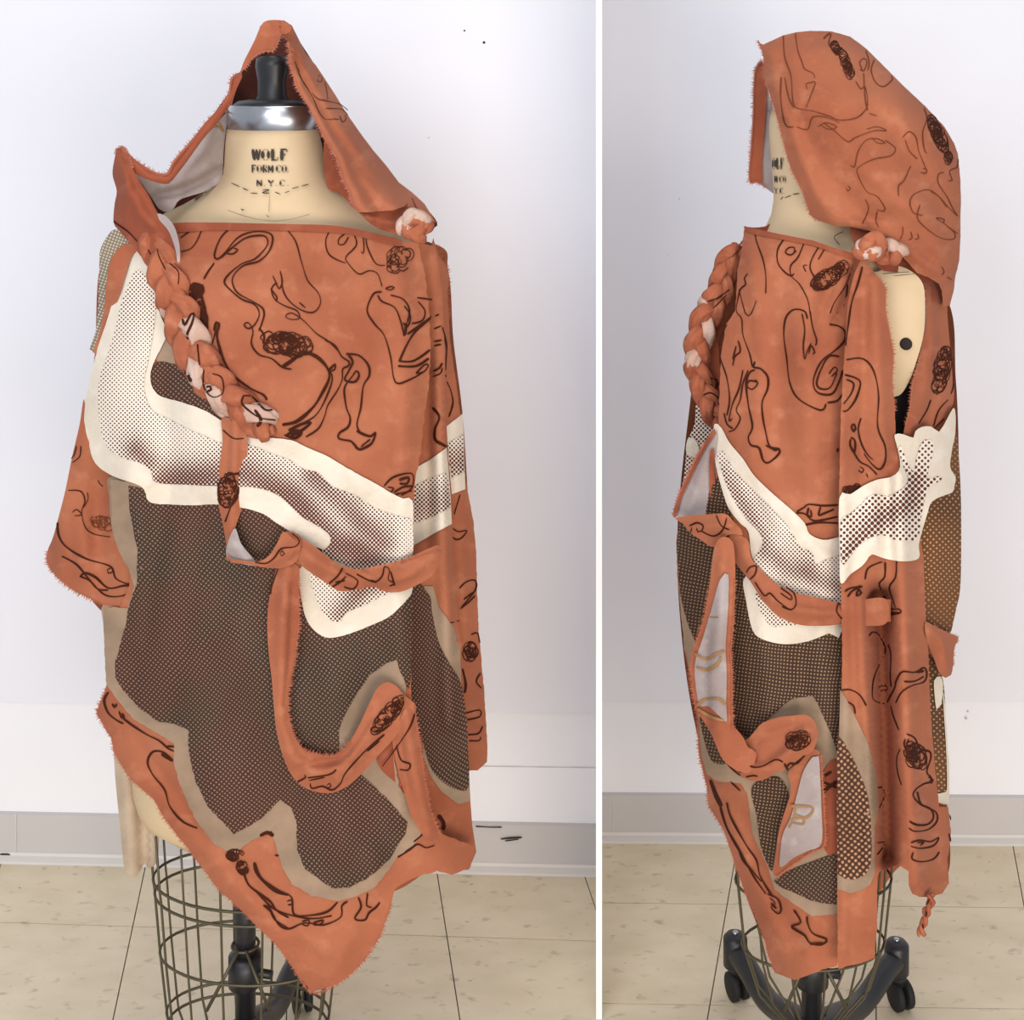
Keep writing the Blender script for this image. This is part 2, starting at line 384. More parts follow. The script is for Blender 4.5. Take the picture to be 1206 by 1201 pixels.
for X, Y, r in ((800, 234, .8), (787, 300, .7), (1138, 846, 1.2), (1140, 838, .9)):
    d = wd(X, dwR)-.006; v, f = tube([p1(X, Y, d+.004), p1(X, Y, d-.0012)], r*d/F, 8); mesh('chip', v, f, M['base'], WR)
# dark scuffs on the left baseboard, a joint line low on the left wall
def marks(name, lst, parent, dw, mat, off):
    ink(parent, lambda x, y: np.array([wd(a, dw) for a in np.atleast_1d(x)]), lst, mat, 1.5, off, name)
marks('scuff', [Q('j', '860 262 890 258 935 256'), (Q('j', '875 268 925 262'), 1.2), (Q('j', '772 217 820 220 865 220'), 1.2), (Q('i', '0 376 42 378'), 3)], BL, dwL, M['brown'], .0125)
marks('joint_line', [(Q('p', '553 902 702 904'), .9)], WL, dwL, M['base'], .0015)
marks('baseboard_joint', [(Q('i', '66 205 64 372'), .8)], BL, dwL, M['lip'], .0125)
marks('baseboard_joint', [(Q('v', '42 95 40 195'), .8)], BR, dwR, M['lip'], .0125)
# ---------------------------------------------------------------- dress forms
def loft(name, rows, mat, parent, n=40, zigs=1):
    """rows: y px, centre x px, half width px, centre depth, depth radius (m)"""
    r = np.array(rows, float); ys = []; 
    for a, b in zip(r[:-1], r[1:]):
        k = max(1, int(abs(b[0]-a[0])/9)); ys += [a+(b-a)*t for t in np.arange(k)/k]
    ys.append(r[-1]); ys = np.array(ys)
    for c in (1, 2, 3, 4):      # soften
        q = ys[:, c].copy(); q[1:-1] = (ys[:-2, c]+2*ys[1:-1, c]+ys[2:, c])/4; ys[:, c] = q
    V, Fc = [], []
    for y, cx, hw, dc, dr in ys:
        for k in range(n):
            a = 2*math.pi*k/n
            d = dc-dr*math.cos(a)
            V.append(((cx+hw*math.sin(a)-CX)*d/F, d, H-(y-CY)*dc/F))
    m = len(ys)
    for i in range(m-1):
        for k in range(n): Fc.append((i*n+k, i*n+(k+1) % n, (i+1)*n+(k+1) % n, (i+1)*n+k))
    Fc += [tuple(range(n)), tuple(range((m-1)*n, m*n))[::-1]]
    return mesh(name, V, [f[::-1] for f in Fc], mat, parent)
def ell(cx, y, hw, dc, dr, n=33, a0=0, a1=2*math.pi):
    return [((cx+hw*math.sin(a)-CX)*(dc-dr*math.cos(a))/F, dc-dr*math.cos(a), H-(y-CY)*dc/F) for a in np.linspace(a0, a1, n)]
DA = 2.20
fl_ = empty('dress_form', (px(292, DA), DA, 0))
tag(fl_, 'cream linen dress form facing front with full stencil lettering on its neck', 'dress form')
fr_ = empty('dress_form', (px(965, DA), DA, 0))
tag(fr_, 'cream linen dress form turned sideways with bare shoulder plate and dark screw', 'dress form')
NL = [(152, 321, 54, DA, .070), (170, 322, 57, DA, .075), (195, 324, 60, DA, .08), (214, 325, 64, DA, .085), (228, 325, 82, DA, .095), (242, 325, 115, DA, .10), (262, 325, 150, DA, .11), (300, 322, 172, DA, .12), (420, 322, 165, DA, .135), (560, 320, 135, DA, .12), (640, 312, 122, DA, .11), (760, 300, 135, DA, .12), (880, 292, 141, DA, .125), (935, 292, 137, DA, .12), (962, 292, 128, DA, .11), (975, 292, 112, DA, .10), (980, 292, 60, DA, .06)]
loft('torso', NL, M['linen'], fl_)
loft('neck_ring', [(124, 321, 50, DA, .066), (126, 321, 53, DA, .069), (151, 321, 54, DA, .070), (153, 321, 52, DA, .066)], M['steel'], fl_)
loft('neck_cap', [(117, 321, 26, DA, .035), (119, 321, 44, DA, .058), (124, 321, 50, DA, .066), (126, 321, 49, DA, .06)], M['black'], fl_)
loft('neck_post', [(66, 321, 12, DA, .018), (69, 321, 22, DA, .030), (78, 320, 21, DA, .03), (95, 320, 15, DA, .021), (112, 320, 16, DA, .022), (119, 321, 22, DA, .03), (122, 321, 24, DA, .03)], M['black'], fl_)
def onform(rows, dx=0, extra=.002):
    r = np.array(rows)
    def D(x, y):
        x = np.asarray(x, float); cx = np.interp(y, r[:, 0], r[:, 1]); hw = np.interp(y, r[:, 0], r[:, 2]); dr = np.interp(y, r[:, 0], r[:, 4])
        return DA-dr*np.sqrt(np.clip(1-((x-cx)/hw)**2, .02, 1))-extra
    return D
GL = {  # stencil letters as strokes in a 0..1 box, thick and thin
 'W': [(0, 0, .26, 1, 1), (.26, 1, .5, 0, .5), (.5, 0, .74, 1, 1), (.74, 1, 1, 0, .5), (-.06, 0, .16, 0, .4), (.86, 0, 1.06, 0, .4), (.42, 0, .58, 0, .4)],
 'O': [(.12, .15, .12, .85, 1.1), (.88, .15, .88, .85, 1.1), (.2, .06, .42, 0, .5), (.58, 0, .8, .06, .5), (.2, .94, .42, 1, .5), (.58, 1, .8, .94, .5)],
 'L': [(.22, 0, .22, 1, 1.1), (0, 1, .85, 1, .5), (0, 0, .45, 0, .4), (.9, .72, .9, 1, .6)],
 'F': [(.22, 0, .22, 1, 1.1), (0, 0, .9, 0, .5), (.9, 0, .9, .26, .6), (.22, .48, .65, .48, .5), (.62, .36, .62, .6, .5), (0, 1, .45, 1, .4)],
 'R': [(.2, 0, .2, 1, 1.1), (0, 0, .7, 0, .5), (.8, .08, .8, .42, 1), (.2, .5, .7, .5, .5), (.5, .5, .9, 1, .9), (0, 1, .4, 1, .4)],
 'M': [(.1, 0, .1, 1, .7), (.1, 0, .5, .8, 1), (.5, .8, .9, 0, .5), (.9, 0, .9, 1, 1.1), (0, 1, .25, 1, .4), (.75, 1, 1, 1, .4)],
 'C': [(.12, .15, .12, .85, 1.1), (.2, .05, .45, 0, .5), (.5, 0, .85, .1, .5), (.88, .05, .88, .3, .6), (.2, .95, .5, 1, .5), (.5, 1, .9, .85, .5)],
 'N': [(.12, 0, .12, 1, .6), (.12, 0, .88, 1, 1.1), (.88, 0, .88, 1, .6), (0, 0, .2, 0, .4), (.75, 0, 1, 0, .4), (0, 1, .28, 1, .4)],
 'Y': [(0, 0, .5, .52, 1), (1, 0, .5, .52, .6), (.5, .52, .5, 1, 1), (.3, 1, .7, 1, .4)], '.': [(.2, .9, .4, .95, 1.4)], ' ': []}
def lettering(parent, D, rows, name='stencil_lettering'):
    st = []
    for txt, x0, y0, cw, chh, wdt, gap, sl in rows:
        x = x0
        for c in txt:
            ww = cw*(.35 if c in '. ' else 1)
            for a, b, e, f, t in GL[c]: st.append(([(x+a*ww, y0+b*chh+sl*(x-x0)), (x+e*ww, y0+f*chh+sl*(x-x0))], wdt*t))
            x += ww+gap
    ink(parent, D, st, M['letter'], 1, .0008, name)
dn = onform(NL)
lettering(fl_, dn, [('WOLF', 297.5, 176, 8.8, 12.5, 3.0, 2.0, 0), ('FORM CO.', 296, 194.5, 5.6, 8.5, 2.0, 1.0, 0), ('N.Y.C.', 302, 212, 6.6, 7, 2.0, 2.4, 0)])
ink(fl_, dn, [(Q('a', s), 1.0) for s in ('655 835 680 855', '690 862 730 880', '742 886 770 898', '780 910 815 912', '895 905 920 915', '940 910 965 900', '975 890 1010 880', '1020 878 1055 868', '515 940 560 915', '565 912 600 895', '835 895 870 895 835 908 870 910')]+[(Q('a', '735 985 748 990 740 995'), 1.6), (Q('a', '855 1015 868 1022'), 1.6), (Q('a', '670 990 760 1020 860 1040 960 1035 1060 1010'), .4), (Q('a', '870 920 868 1000'), .4)], M['letter'], 1, .0008, 'stitch_marks')
# right form: seen from its side
NR = [(60, 965, 14, DA, .02), (130, 958, 50, DA, .07), (150, 957, 52, DA, .075), (200, 962, 53, DA, .08), (235, 968, 56, DA, .085), (252, 975, 66, DA, .10), (275, 985, 88, DA, .12), (300, 992, 98, DA, .15), (340, 990, 104, DA, .16), (420, 985, 112, DA, .16), (500, 978, 112, DA, .15), (620, 968, 96, DA, .13), (760, 962, 110, DA, .14), (900, 958, 112, DA, .145), (960, 955, 104, DA, .13), (980, 955, 60, DA, .08)]
loft('torso', NR[1:], M['linen'], fr_)
loft('neck_ring', [(104, 958, 47, DA, .066), (106, 958, 50, DA, .07), (129, 958, 51, DA, .071), (131, 958, 49, DA, .068)], M['steel'], fr_)
loft('neck_post', [(58, 960, 10, DA, .014), (62, 960, 20, DA, .028), (90, 960, 15, DA, .021), (102, 960, 22, DA, .03), (106, 960, 47, DA, .065)], M['black'], fr_)
dnr = onform(NR)
def turned(x, y):
    return dnr(x, y)
lettering(fr_, turned, [('OLF', 909.5, 186, 3.6, 13, 1.6, 1.2, 0), ('M CO.', 912, 207, 3.2, 8, 1.3, .8, 0), ('Y.C.', 912, 221, 3.6, 7, 1.3, .8, 0)])
ink(fr_, turned, [(Q('r', s), 1.0) for s in ('440 712 450 700', '455 705 480 695', '485 692 510 688', '660 880 640 850 675 830')], M['letter'], 1, .0008, 'stitch_marks')
# shoulder plate of the right form with its screw
GAP = DA-.165
pl = sheet('shoulder_plate', Q('s', '770 300 800 285 860 262 920 278 970 330 978 420 972 520 945 620 915 700 880 745 840 730 800 600 770 450'), lambda x, y: GAP+.03-.035*np.sqrt(np.clip(1-((x-1058)/42)**2, .02, 1))*np.sqrt(np.clip(1-((y-390)/92)**2, .02, 1)), M['linen'], fr_, 5, 0, thick=.004)
v, f = tube([p1(1067, 405, GAP+.01), p1(1067, 405, GAP-.008), p1(1067, 405, GAP-.009)], [7*DA/F, 6.6*DA/F, 4*DA/F], 18); mesh('plate_screw', v, f, M['brown'], fr_)
ink(pl, lambda x, y: GAP-.002+0*x, [(Q('s', '820 292 860 288 920 285'), .8), (Q('s', '860 300 940 292'), .6)], M['letter'], 1, .004, 'stitch_marks')
# wire cages, poles, bases
def cage(parent, cx, ytop, hw0, hoops, n, dr0, bottom):
    w_ = .0022
    for y, hw, dr in hoops:
        v, f = tube(ell(cx, y, hw, DA, dr, 41), w_, 6, False); mesh('cage_hoop', v, f, M['wire'], parent)
    rows = [(ytop, hw0, dr0)]+list(hoops)+bottom
    for k in range(n):
        a = 2*math.pi*(k+.35)/n
        v, f = tube([((cx+hw*math.sin(a)-CX)*(DA-dr*math.cos(a))/F, DA-dr*math.cos(a), H-(y-CY)*DA/F) for y, hw, dr in rows], w_*.9, 6); mesh('cage_wire', v, f, M['wire'], parent)
cage(fl_, 292, 970, 117, [(1035, 112, .088), (1052, 110, .086), (1121, 104, .082), (1192, 96, .076), (1206, 94, .074)], 14, .1, [(1260, 70, .05), (1275, 22, .02)])
cage(fr_, 958, 965, 96, [(1035, 92, .075), (1110, 84, .07)], 13, .09, [(1165, 66, .05), (1205, 30, .028), (1215, 12, .012)])
def pole(parent, cx, top):
    x = px(cx, DA); z = lambda y: H-(y-CY)*DA/F
    tubes('pole', [([(x, DA, z(top)), (x, DA, .16)], .0165, 16)], M['black'], parent)
    c = z(1143); tubes('height_collar', [([(x, DA, c+.03), (x, DA, c+.026), (x, DA, c-.02), (x, DA, c-.026)], [.018, .027, .027, .018], 18), ([(x, DA, c), (x+.045, DA-.01, c)], .007, 8)], M['black'], parent)
    v, f = tube([(x+.021*math.cos(a), DA+.021*math.sin(a), z(1112)) for a in np.linspace(0, 6.3, 20)], .0025, 6); mesh('clamp_ring', v, f, M['wire'], parent)
    for s in (-1, 1):
        v, f = tube([(x+s*.006, DA-.02, z(1110)), (x+s*.05, DA-.045, z(1168))], .0028, 6); mesh('brace', v, f, M['wire'], parent)
pole(fl_, 289, 985); pole(fr_, 956, 1010)
def base(parent, cx, arms, hubz=.135):
    x = px(cx, DA)
    tubes('hub', [([(x, DA, .15), (x, DA, .145), (x, DA, .09), (x, DA, .06)], [.02, .025, .032, .026], 20)], M['black'], parent)
    for ax, ad in arms:
        A = Vector((x, DA, hubz)); B = Vector((ax, ad, .088)); L = (B-A); s = L.cross(Vector((0, 0, 1))).normalized()
        pts = [A, A+L*.25+Vector((0, 0, -.012)), A+L*.55+Vector((0, 0, -.026)), A+L*.85+Vector((0, 0, -.004)), B+Vector((0, 0, .002))]
        v, f = tube(smooth3(pts, 5), [.0235-.004*min(1, i/8) for i in range(21)], 12); arm = mesh('base_arm', v, f, M['black'], parent)
        v, f = tube([B+Vector((0, 0, -.028)), B+Vector((0, 0, -.022)), B+Vector((0, 0, .026)), B+Vector((0, 0, .032)), B+Vector((0, 0, .034))], [.016, .022, .022, .017, .007], 18); mesh('arm_end', v, f, M['black'], arm)
        v, f = tube([B+Vector((0, 0, .033)), B+Vector((0, 0, .038))], .005, 10); mesh('rivet', v, f, M['steel'], arm)
        # twin caster: two wheels, hood, stem
        cas = B+s*.006+L.normalized()*.004; u = Vector((.93, .36, 0)); wz = .0245
        c0 = Vector((cas.x, cas.y, wz)); Vv, Ff = [], []
        for q in (-1, 1):
            v, f = tube([c0+u*q*.004, c0+u*q*.006, c0+u*q*.015, c0+u*q*.017], [.019, .0245, .0245, .018], 22); k = len(Vv); Vv += v; Ff += [tuple(i+k for i in a) for a in f]
        cw = mesh('caster_wheel', Vv, Ff, M['rubber'], parent)
        v, f = tube([c0+u*.0172, c0+u*.019], [.012, .010], 16); mesh('wheel_disc', v, f, M['tan'], cw)
        v, f = tube([Vector((c0.x, c0.y, wz+.02)), B+Vector((0, 0, -.02))], .012, 10); mesh('caster_stem', v, f, M['black'], parent)
def smooth3(pts, k):
    out = []; n = len(pts)
    for i in range(n-1):
        a, b, c, d = pts[max(i-1, 0)], pts[i], pts[i+1], pts[min(i+2, n-1)]
        for j in range(k):
            t = j/k; out.append(.5*((2*b)+(c-a)*t+(2*a-5*b+4*c-d)*t*t+(3*b-a-3*c+d)*t**3))
    return out+[pts[-1]]
base(fr_, 956, [(px(866, 2.47), 2.47), (px(1056, 2.45), 2.45), (px(1120, 2.02), 1.98), (px(800, 2.02), 1.98)])
base(fl_, 289, [(px(351, 2.44), 2.44), (px(150, 2.02), 2.02), (px(430, 1.98), 1.98)])

th = box('trim_threshold', (-.0058, 1.0, -.006), (.0058, 2.42, .0005), M['base']); th['kind'] = 'structure'
# ---------------------------------------------------------------- left garment
def GBL(x, y):
    yy = [20, 250, 270, 330, 420, 560, 700, 900, 1050, 1180]
    l = np.interp(y, yy, [140, 100, 95, 86, 78, 62, 80, 90, 150, 230]); r = np.interp(y, yy, [530, 540, 546, 556, 566, 576, 588, 598, 590, 520])
    b = np.interp(y, yy, [.10, .13, .145, .185, .205, .20, .195, .19, .18, .165])
    t = np.clip((x-(l+r)/2)/((r-l)/2), -.985, .985)
    return DA-b*(1-np.abs(t)**2.3)**.6
pl_ = lambda s: Q('p', s)
left_folds = [(pl_('185 350 200 560 172 700 150 820'), 16, -.012), (pl_('150 560 168 640 160 760'), 10, .010),
  (pl_('300 560 290 700 250 880 262 960'), 22, .010), (pl_('240 600 215 760 200 850'), 16, -.008), (pl_('350 900 340 960 352 1040'), 14, -.008),
  (pl_('470 300 478 450 470 600 476 800 470 960'), 14, .012), (pl_('430 600 440 760 430 860'), 18, -.010), (pl_('385 760 395 900 400 1000'), 18, .008),
  (pl_('210 270 330 330 470 300'), 20, -.006), (pl_('210 300 260 420 330 500'), 24, .010), (pl_('400 280 380 400 420 520'), 26, -.008),
  (pl_('130 880 200 950 300 1080 370 1150'), 13, .009), (pl_('160 870 240 985 340 1090'), 8, -.006), (pl_('250 1000 330 1090 400 1130'), 10, .006), (pl_('440 1010 420 1080 390 1140'), 16, .010)]
DL = Folds(GBL, left_folds, .0020, 3)
gl = empty('hooded_wrap_garment', (px(330, DA), DA, 0))
tag(gl, 'rust orange hooded wrap garment seen from the front, open hood, braid and long hanging strap', 'garment')
# back of the garment: closes the cloth around the form
outl = pl_('140 270 330 262 505 285 528 320 534 400 545 490 552 600 558 700 564 810 568 880 552 912 550 1010 510 1022 462 1050 400 1050 320 1040 210 975 160 900 150 760 100 690 90 560 110 430')
sheet('back_drape', outl, lambda x, y: 2*DA-.02-.75*GBL(x, y)-.25*DA, M['orange'], gl, 14, thick=.002)
# ---- hood
def hoodback(x, y):
    l = np.interp(y, [24, 60, 110, 206, 220, 262], [306, 288, 266, 196, 180, 168]); r = np.interp(y, [24, 60, 130, 177, 215, 240, 275], [352, 364, 409, 442, 472, 502, 518])
    t = np.clip((2*x-l-r)/(r-l), -1, 1); return DA-.005+.17*np.sqrt(1-t*t)*np.interp(y, [24, 120, 280], [.5, .9, .9])
hint = pl_('142 174 160 192 182 204 199 208 212 186 243 146 270 108 284 82 300 48 315 27 332 26 348 42 382 94 407 134 440 180 470 218 500 243 512 268 440 262 330 240 262 225 200 262 175 250')
hb = sheet('hood_lining', hint, hoodback, M['hood_shade'], gl, 8)
sheet('hood_back', hint, lambda x, y: hoodback(x, y)+.008, M['orange'], gl, 10)
# right side of the hood: from the torn opening edge back to the silhouette
redge = Q('b', '110 200 130 172 150 185 165 225 160 300 180 360 200 420 225 465 252 500 280 555 300 600 325 650 350 690 378 740 400 800 412 850 440 900 455 955 488 1000')
rout = Q('b', '855 1050 800 960 740 905 680 860 620 780 560 710 500 630 430 530 385 455 330 370 290 310 240 250 210 190 175 120 140 97 100 94 62 96 70 150')
def DHR(x, y):
    e = np.interp(y, [p[1] for p in redge], [p[0] for p in redge]); ro = [(52+300*0+v[0], v[1]) for v in rout]
    o = np.interp(y, [24, 60, 130, 177, 215, 240, 275], [350, 360, 407, 440, 470, 500, 516])
    t = np.clip((x-e)/np.maximum(o-e, 4), -.3, 1)
    return DA-.10-np.interp(y, [24, 150, 260], [0, .03, .09])+.13*np.clip(t, 0, 1)**2.2-.012*np.exp(-((t-.12)/.10)**2)+.010*np.exp(-((t-.34)/.10)**2)-.010*np.exp(-((t-.62)/.15)**2)
DH = Folds(DHR, [(pl_('380 150 420 200 450 240'), 5, .006), (pl_('400 160 440 215 470 236'), 6, -.006), (pl_('350 60 370 100'), 6, .004), (pl_('455 245 480 240 505 250'), 5, .005)], .0012, 5)
hr = sheet('hood_side', redge+Q('b', '560 1000 650 992 715 970 760 1010 830 1040')+rout, DH, M['orange'], gl, 4, rnd=False)
fringe(hr, DH, Q('b', '130 172 155 200 160 300 180 360 200 420 252 500 280 555 325 650 378 740 400 800 412 850 440 900 455 955 488 1000'), M['fray_p'], 5, .003, 1, 1.2)
ink(hr, DH, [(Q('b', s), w) for s, w in (('190 290 215 360 240 400 290 460 340 475 400 490 440 520', 1.5), ('205 320 225 380 270 450 300 520 330 560 375 560', 1.3), ('300 370 295 380 315 385 315 355 295 360', 1.4), ('330 385 340 430 345 470', 1.2), ('335 510 410 515 440 545', 1.4), ('400 545 415 575 430 560 425 540', 1.4), ('560 1000 690 990 720 960', 1.5), ('740 930 765 985', 1.4), ('65 96 68 150', .9), ('20 125 120 125 150 105', .8), ('370 560 400 562', 1.3))], M['ink2'], 1.5)
# flap under the peak and torn rim down the left side
DHL = lambda x, y: DA-.11+.0*x+np.interp(y, [24, 120, 205], [0, -.02, -.03])
pk = sheet('hood_peak', Q('a', '860 97 930 97 975 130 950 160 925 160 915 195 890 240 850 245 800 268 755 320 735 345 745 300 800 190 830 120'), Folds(DHL, [(Q('a', '870 130 885 190 870 240'), 4, -.004)], .001, 2), M['orange'], gl, 4)
fringe(pk, DHL, Q('a', '925 160 915 195 890 240 850 245 800 268 755 330'), M['fray_p'], 3.5, .002, -1, 1.1)
rim = Q('a', '175 692 240 755 330 810 385 815 410 770 440 730 510 650 570 575 640 500 675 440 690 365 735 340 742 360 715 420 690 490 665 520 630 570 560 650 480 760 410 850 380 868 300 848 235 815 190 760')
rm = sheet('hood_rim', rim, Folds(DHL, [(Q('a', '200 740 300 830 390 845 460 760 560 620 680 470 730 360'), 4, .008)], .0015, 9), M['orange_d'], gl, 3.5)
fringe(rm, DHL, Q('a', '180 700 240 757 330 812 388 818 412 770 442 732 512 652 572 577 642 502 677 442 692 367 735 345'), M['fray'], 5.5, .004, -1, 1.25)
liningpoly = Q('a', '730 360 708 440 690 500 668 600 655 700 650 800 640 860 600 880 560 905 450 940 420 980 390 1000 350 985 320 940 280 880 235 815 300 846 385 868 410 852 480 762 560 652 630 572 690 490')
DLi = Folds(lambda x, y: DA-.10+.10*np.clip((x-180)/90, 0, 1)**1.5, [(Q('a', '330 930 450 900 560 850 640 800'), 5, -.016), (Q('a', '360 880 480 850 580 790'), 5, .008), (Q('a', '620 540 560 700 420 870'), 6, .008)], .002, 8)
li = sheet('hood_inner_side', liningpoly, DLi, M['lining'], gl, 4)
ink(li, DLi, [(Q('a', '600 590 640 600 655 620'), 3), (Q('a', '640 530 680 520'), 3), (Q('a', '620 560 650 600'), 2)], M['ochre_ink'], 2)
# near left fold of the hood, dropping from the tip into the braid
DT = Folds(lambda x, y: DA-.14+np.interp(x, [130, 150, 190, 210], [.05, 0, -.02, -.03])+0*y, [(Q('a', '150 740 190 850 260 1000 320 1060'), 7, .014), (Q('a', '175 720 240 860 320 990'), 4, -.006), (Q('a', '230 900 200 1100'), 6, -.006)], .002, 4)
tp = sheet('hood_tail', Q('a', '142 735 150 700 172 692 200 715 225 790 255 850 300 920 345 1005 385 1030 420 1080 440 1150 445 1200 400 1230 300 1240 230 1165 160 1085 135 1050 140 960 150 900 130 820'), DT, M['orange_d'], gl, 4)
fringe(tp, DT, Q('a', '140 735 150 703 172 692 200 715 225 790'), M['fray_p'], 4, .003, 1, 1)
ink(tp, DT, [(Q('a', '135 1040 150 1055 200 1090 240 1130 265 1160'), 2), (Q('a', '265 1120 290 1105 285 1150 310 1200'), 1.8)], M['ink'], 2)
sheet('tail_turned_edge', Q('a', '340 1008 375 1015 420 1065 445 1150 448 1230 438 1240 425 1170 395 1090 350 1035'), lambda x, y: DT(x, y)-.012, M['lining'], gl, 4)
# right shoulder: roll of cloth and inner shadow side, knot of torn cloth
DS = Folds(lambda x, y: DA-.17+.06*np.clip((x-425)/90, 0, 1), [(Q('b', '520 1020 600 1050 690 1060'), 4, .014), (Q('b', '560 1050 640 1090'), 3, -.008)], .0015, 6)
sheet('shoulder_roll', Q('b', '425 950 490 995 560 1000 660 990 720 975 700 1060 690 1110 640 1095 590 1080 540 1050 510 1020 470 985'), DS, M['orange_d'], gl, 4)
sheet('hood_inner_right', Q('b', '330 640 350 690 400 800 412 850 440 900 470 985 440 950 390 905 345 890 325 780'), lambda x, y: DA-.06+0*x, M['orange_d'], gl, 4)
def rope(pts, rw, rd, mat, parent, seed, name='braid_strand', n=20):
    """flattened, creased strand of rolled cloth"""
    m = len(pts); V, Fc = [], []
    for i in range(m):
        t = (pts[min(i+1, m-1)]-pts[max(i-1, 0)]).normalized(); u = t.cross(Vector((0, 1, 0))).normalized(); v = u.cross(t).normalized()
        for k in range(n):
            a = 2*math.pi*k/n; g = 1+.13*math.sin(4*a+i*.22+seed)+.10*math.sin(7*a-i*.35+seed*2)
            V.append(pts[i]+(u*math.cos(a)*rw[i]+v*math.sin(a)*rd[i])*g)
    for i in range(m-1):
        for k in range(n): Fc.append((i*n+k, i*n+(k+1) % n, (i+1)*n+(k+1) % n, (i+1)*n+k))
    Fc += [tuple(range(n))[::-1], tuple(range((m-1)*n, m*n))]
    return mesh(name, V, Fc, mat, parent)
def knot(parent, cx, cy, d, s, mats, n=5, seed=1):
    r = random.Random(seed)
    for i in range(n):
        ang = i*2.4+r.uniform(-.3, .3); q = s*(.55*r.random() if i % 3 else .08); X0, Y0 = q*math.cos(ang)*1.15, q*math.sin(ang)*.8
        L = s*r.uniform(.55, .8); dr = ang+math.pi/2+r.uniform(-.9, .9); pts = []
        for t in np.linspace(-1, 1, 17):
            bend = (1-t*t)*s*.28
            X = X0+L*t*math.cos(dr)+bend*math.cos(ang); Y = Y0+L*t*math.sin(dr)*.85+bend*math.sin(ang)
            pts.append(p1(cx+X, cy+Y, d-.012*(1-t*t)-.0025*(i % 4)))
        rw = [.0092*(.35+.65*math.sqrt(max(0, 1-t*t))) for t in np.linspace(-1, 1, 17)]
        rope(pts, rw, [x*.8 for x in rw], mats[i % len(mats)], parent, i+seed, 'knot_strand', 16)
def crumple(v, a, seed=0):
    for i, p in enumerate(v):
        q = p*130; v[i] = p+Vector((math.sin(q.y*1.7+q.z*2.3+seed), math.sin(q.z*2.9+q.x*1.3+seed), math.sin(q.x*2.1-q.y*1.9+seed)))*a
kn = empty('shoulder_knot', (px(486, 2.03), 2.03, H-(268-CY)*2.03/F)); kn.parent = gl; kn.matrix_parent_inverse = WORLD(gl).inverted()
knot(kn, 487, 267, 2.035, 20, [M['orange_o'], M['pale_o'], M['orange_o']], 13, 6)
# ---- shoulder side and sleeve, left
DSL = Folds(lambda x, y: DA-.05-.08*np.clip((x-60)/110, 0, 1)**.7, [(Q('e', '150 500 120 700 130 900'), 12, .014), (Q('e', '330 480 300 700 340 950'), 14, -.012), (Q('e', '230 300 220 600 230 900'), 12, .010)], .003, 12)
sheet('shoulder_net', Q('c', '140 160 200 180 250 230 200 280 150 330 120 400 100 520 70 640 45 745 22 725 50 640 62 520 65 420 68 320 72 260 100 200'), lambda x, y: DSL(x, y)-.0, M['grey_net'], gl, 5)
sheet('shoulder_strip', Q('c', '225 230 170 240 120 310 100 420 90 540 70 640 40 740 60 760 110 640 160 480 215 300 250 260'), lambda x, y: DSL(x, y)-.004, M['orange'], gl, 5)
slv = sheet('sleeve', Q('e', '235 80 215 200 180 350 150 500 120 620 90 730 62 800 62 850 100 910 170 970 250 1012 330 1045 420 1068 470 1060 500 940 500 850 470 700 450 560 430 460 360 400 290 330 250 180'), DSL, M['orange'], gl, 6)
fringe(slv, DSL, Q('e', '440 1070 330 1048 250 1015 170 973 100 913 60 850 62 800'), M['fray'], 5, .001, -1, 1.25)
ink(slv, DSL, [(Q('e', s), w) for s, w in (('110 660 115 720 150 775 240 830 340 860 370 880 385 925 440 950 475 940', 2.4), ('130 820 200 860 260 930 330 1000 400 1010 470 985', 2.4), ('215 920 240 900 290 920 350 970 420 960 475 955', 3), ('215 915 260 935 300 975 350 980', 2), ('345 885 350 900 370 895 365 875 345 885', 1.6), ('220 300 215 350 180 380', 1.3), ('200 300 190 340 175 360', 1.3), ('160 510 220 515 240 560 225 610 240 680 280 715 360 730', 1.6), ('180 615 200 600 225 625 190 630', 1.3), ('300 460 310 480 325 492', 1.2), ('250 520 255 550 235 590', 1.2))], M['ink'], 2)
ink(slv, DSL, scrib(120, 616, 13, 9, 10, 16, 1.3), M['ink2'], 1.3, name='pen_scribble')
sheet('sleeve_burnout', Q('e', '350 450 440 465 445 560 455 640 490 780 500 860 490 930 460 900 430 850 380 740 360 640 355 540'), lambda x, y: DSL(x, y)-.006, M['grey'], gl, 6)
DN = Folds(lambda x, y: DA+.0-.0*x, [(pl_('135 720 148 900 155 1030'), 9, .018), (pl_('165 900 172 1020'), 5, -.012), (pl_('181 980 180 1015'), 4, .012)], .002, 14)
sheet('sheer_panel', pl_('122 712 122 740 125 800 130 850 134 890 136 920 141 970 145 1012 149 1030 158 1034 166 1024 170 1016 173 1021 181 1020 186 1008 187 975 185 900 165 800 155 710'), DN, M['nude'], gl, 6)
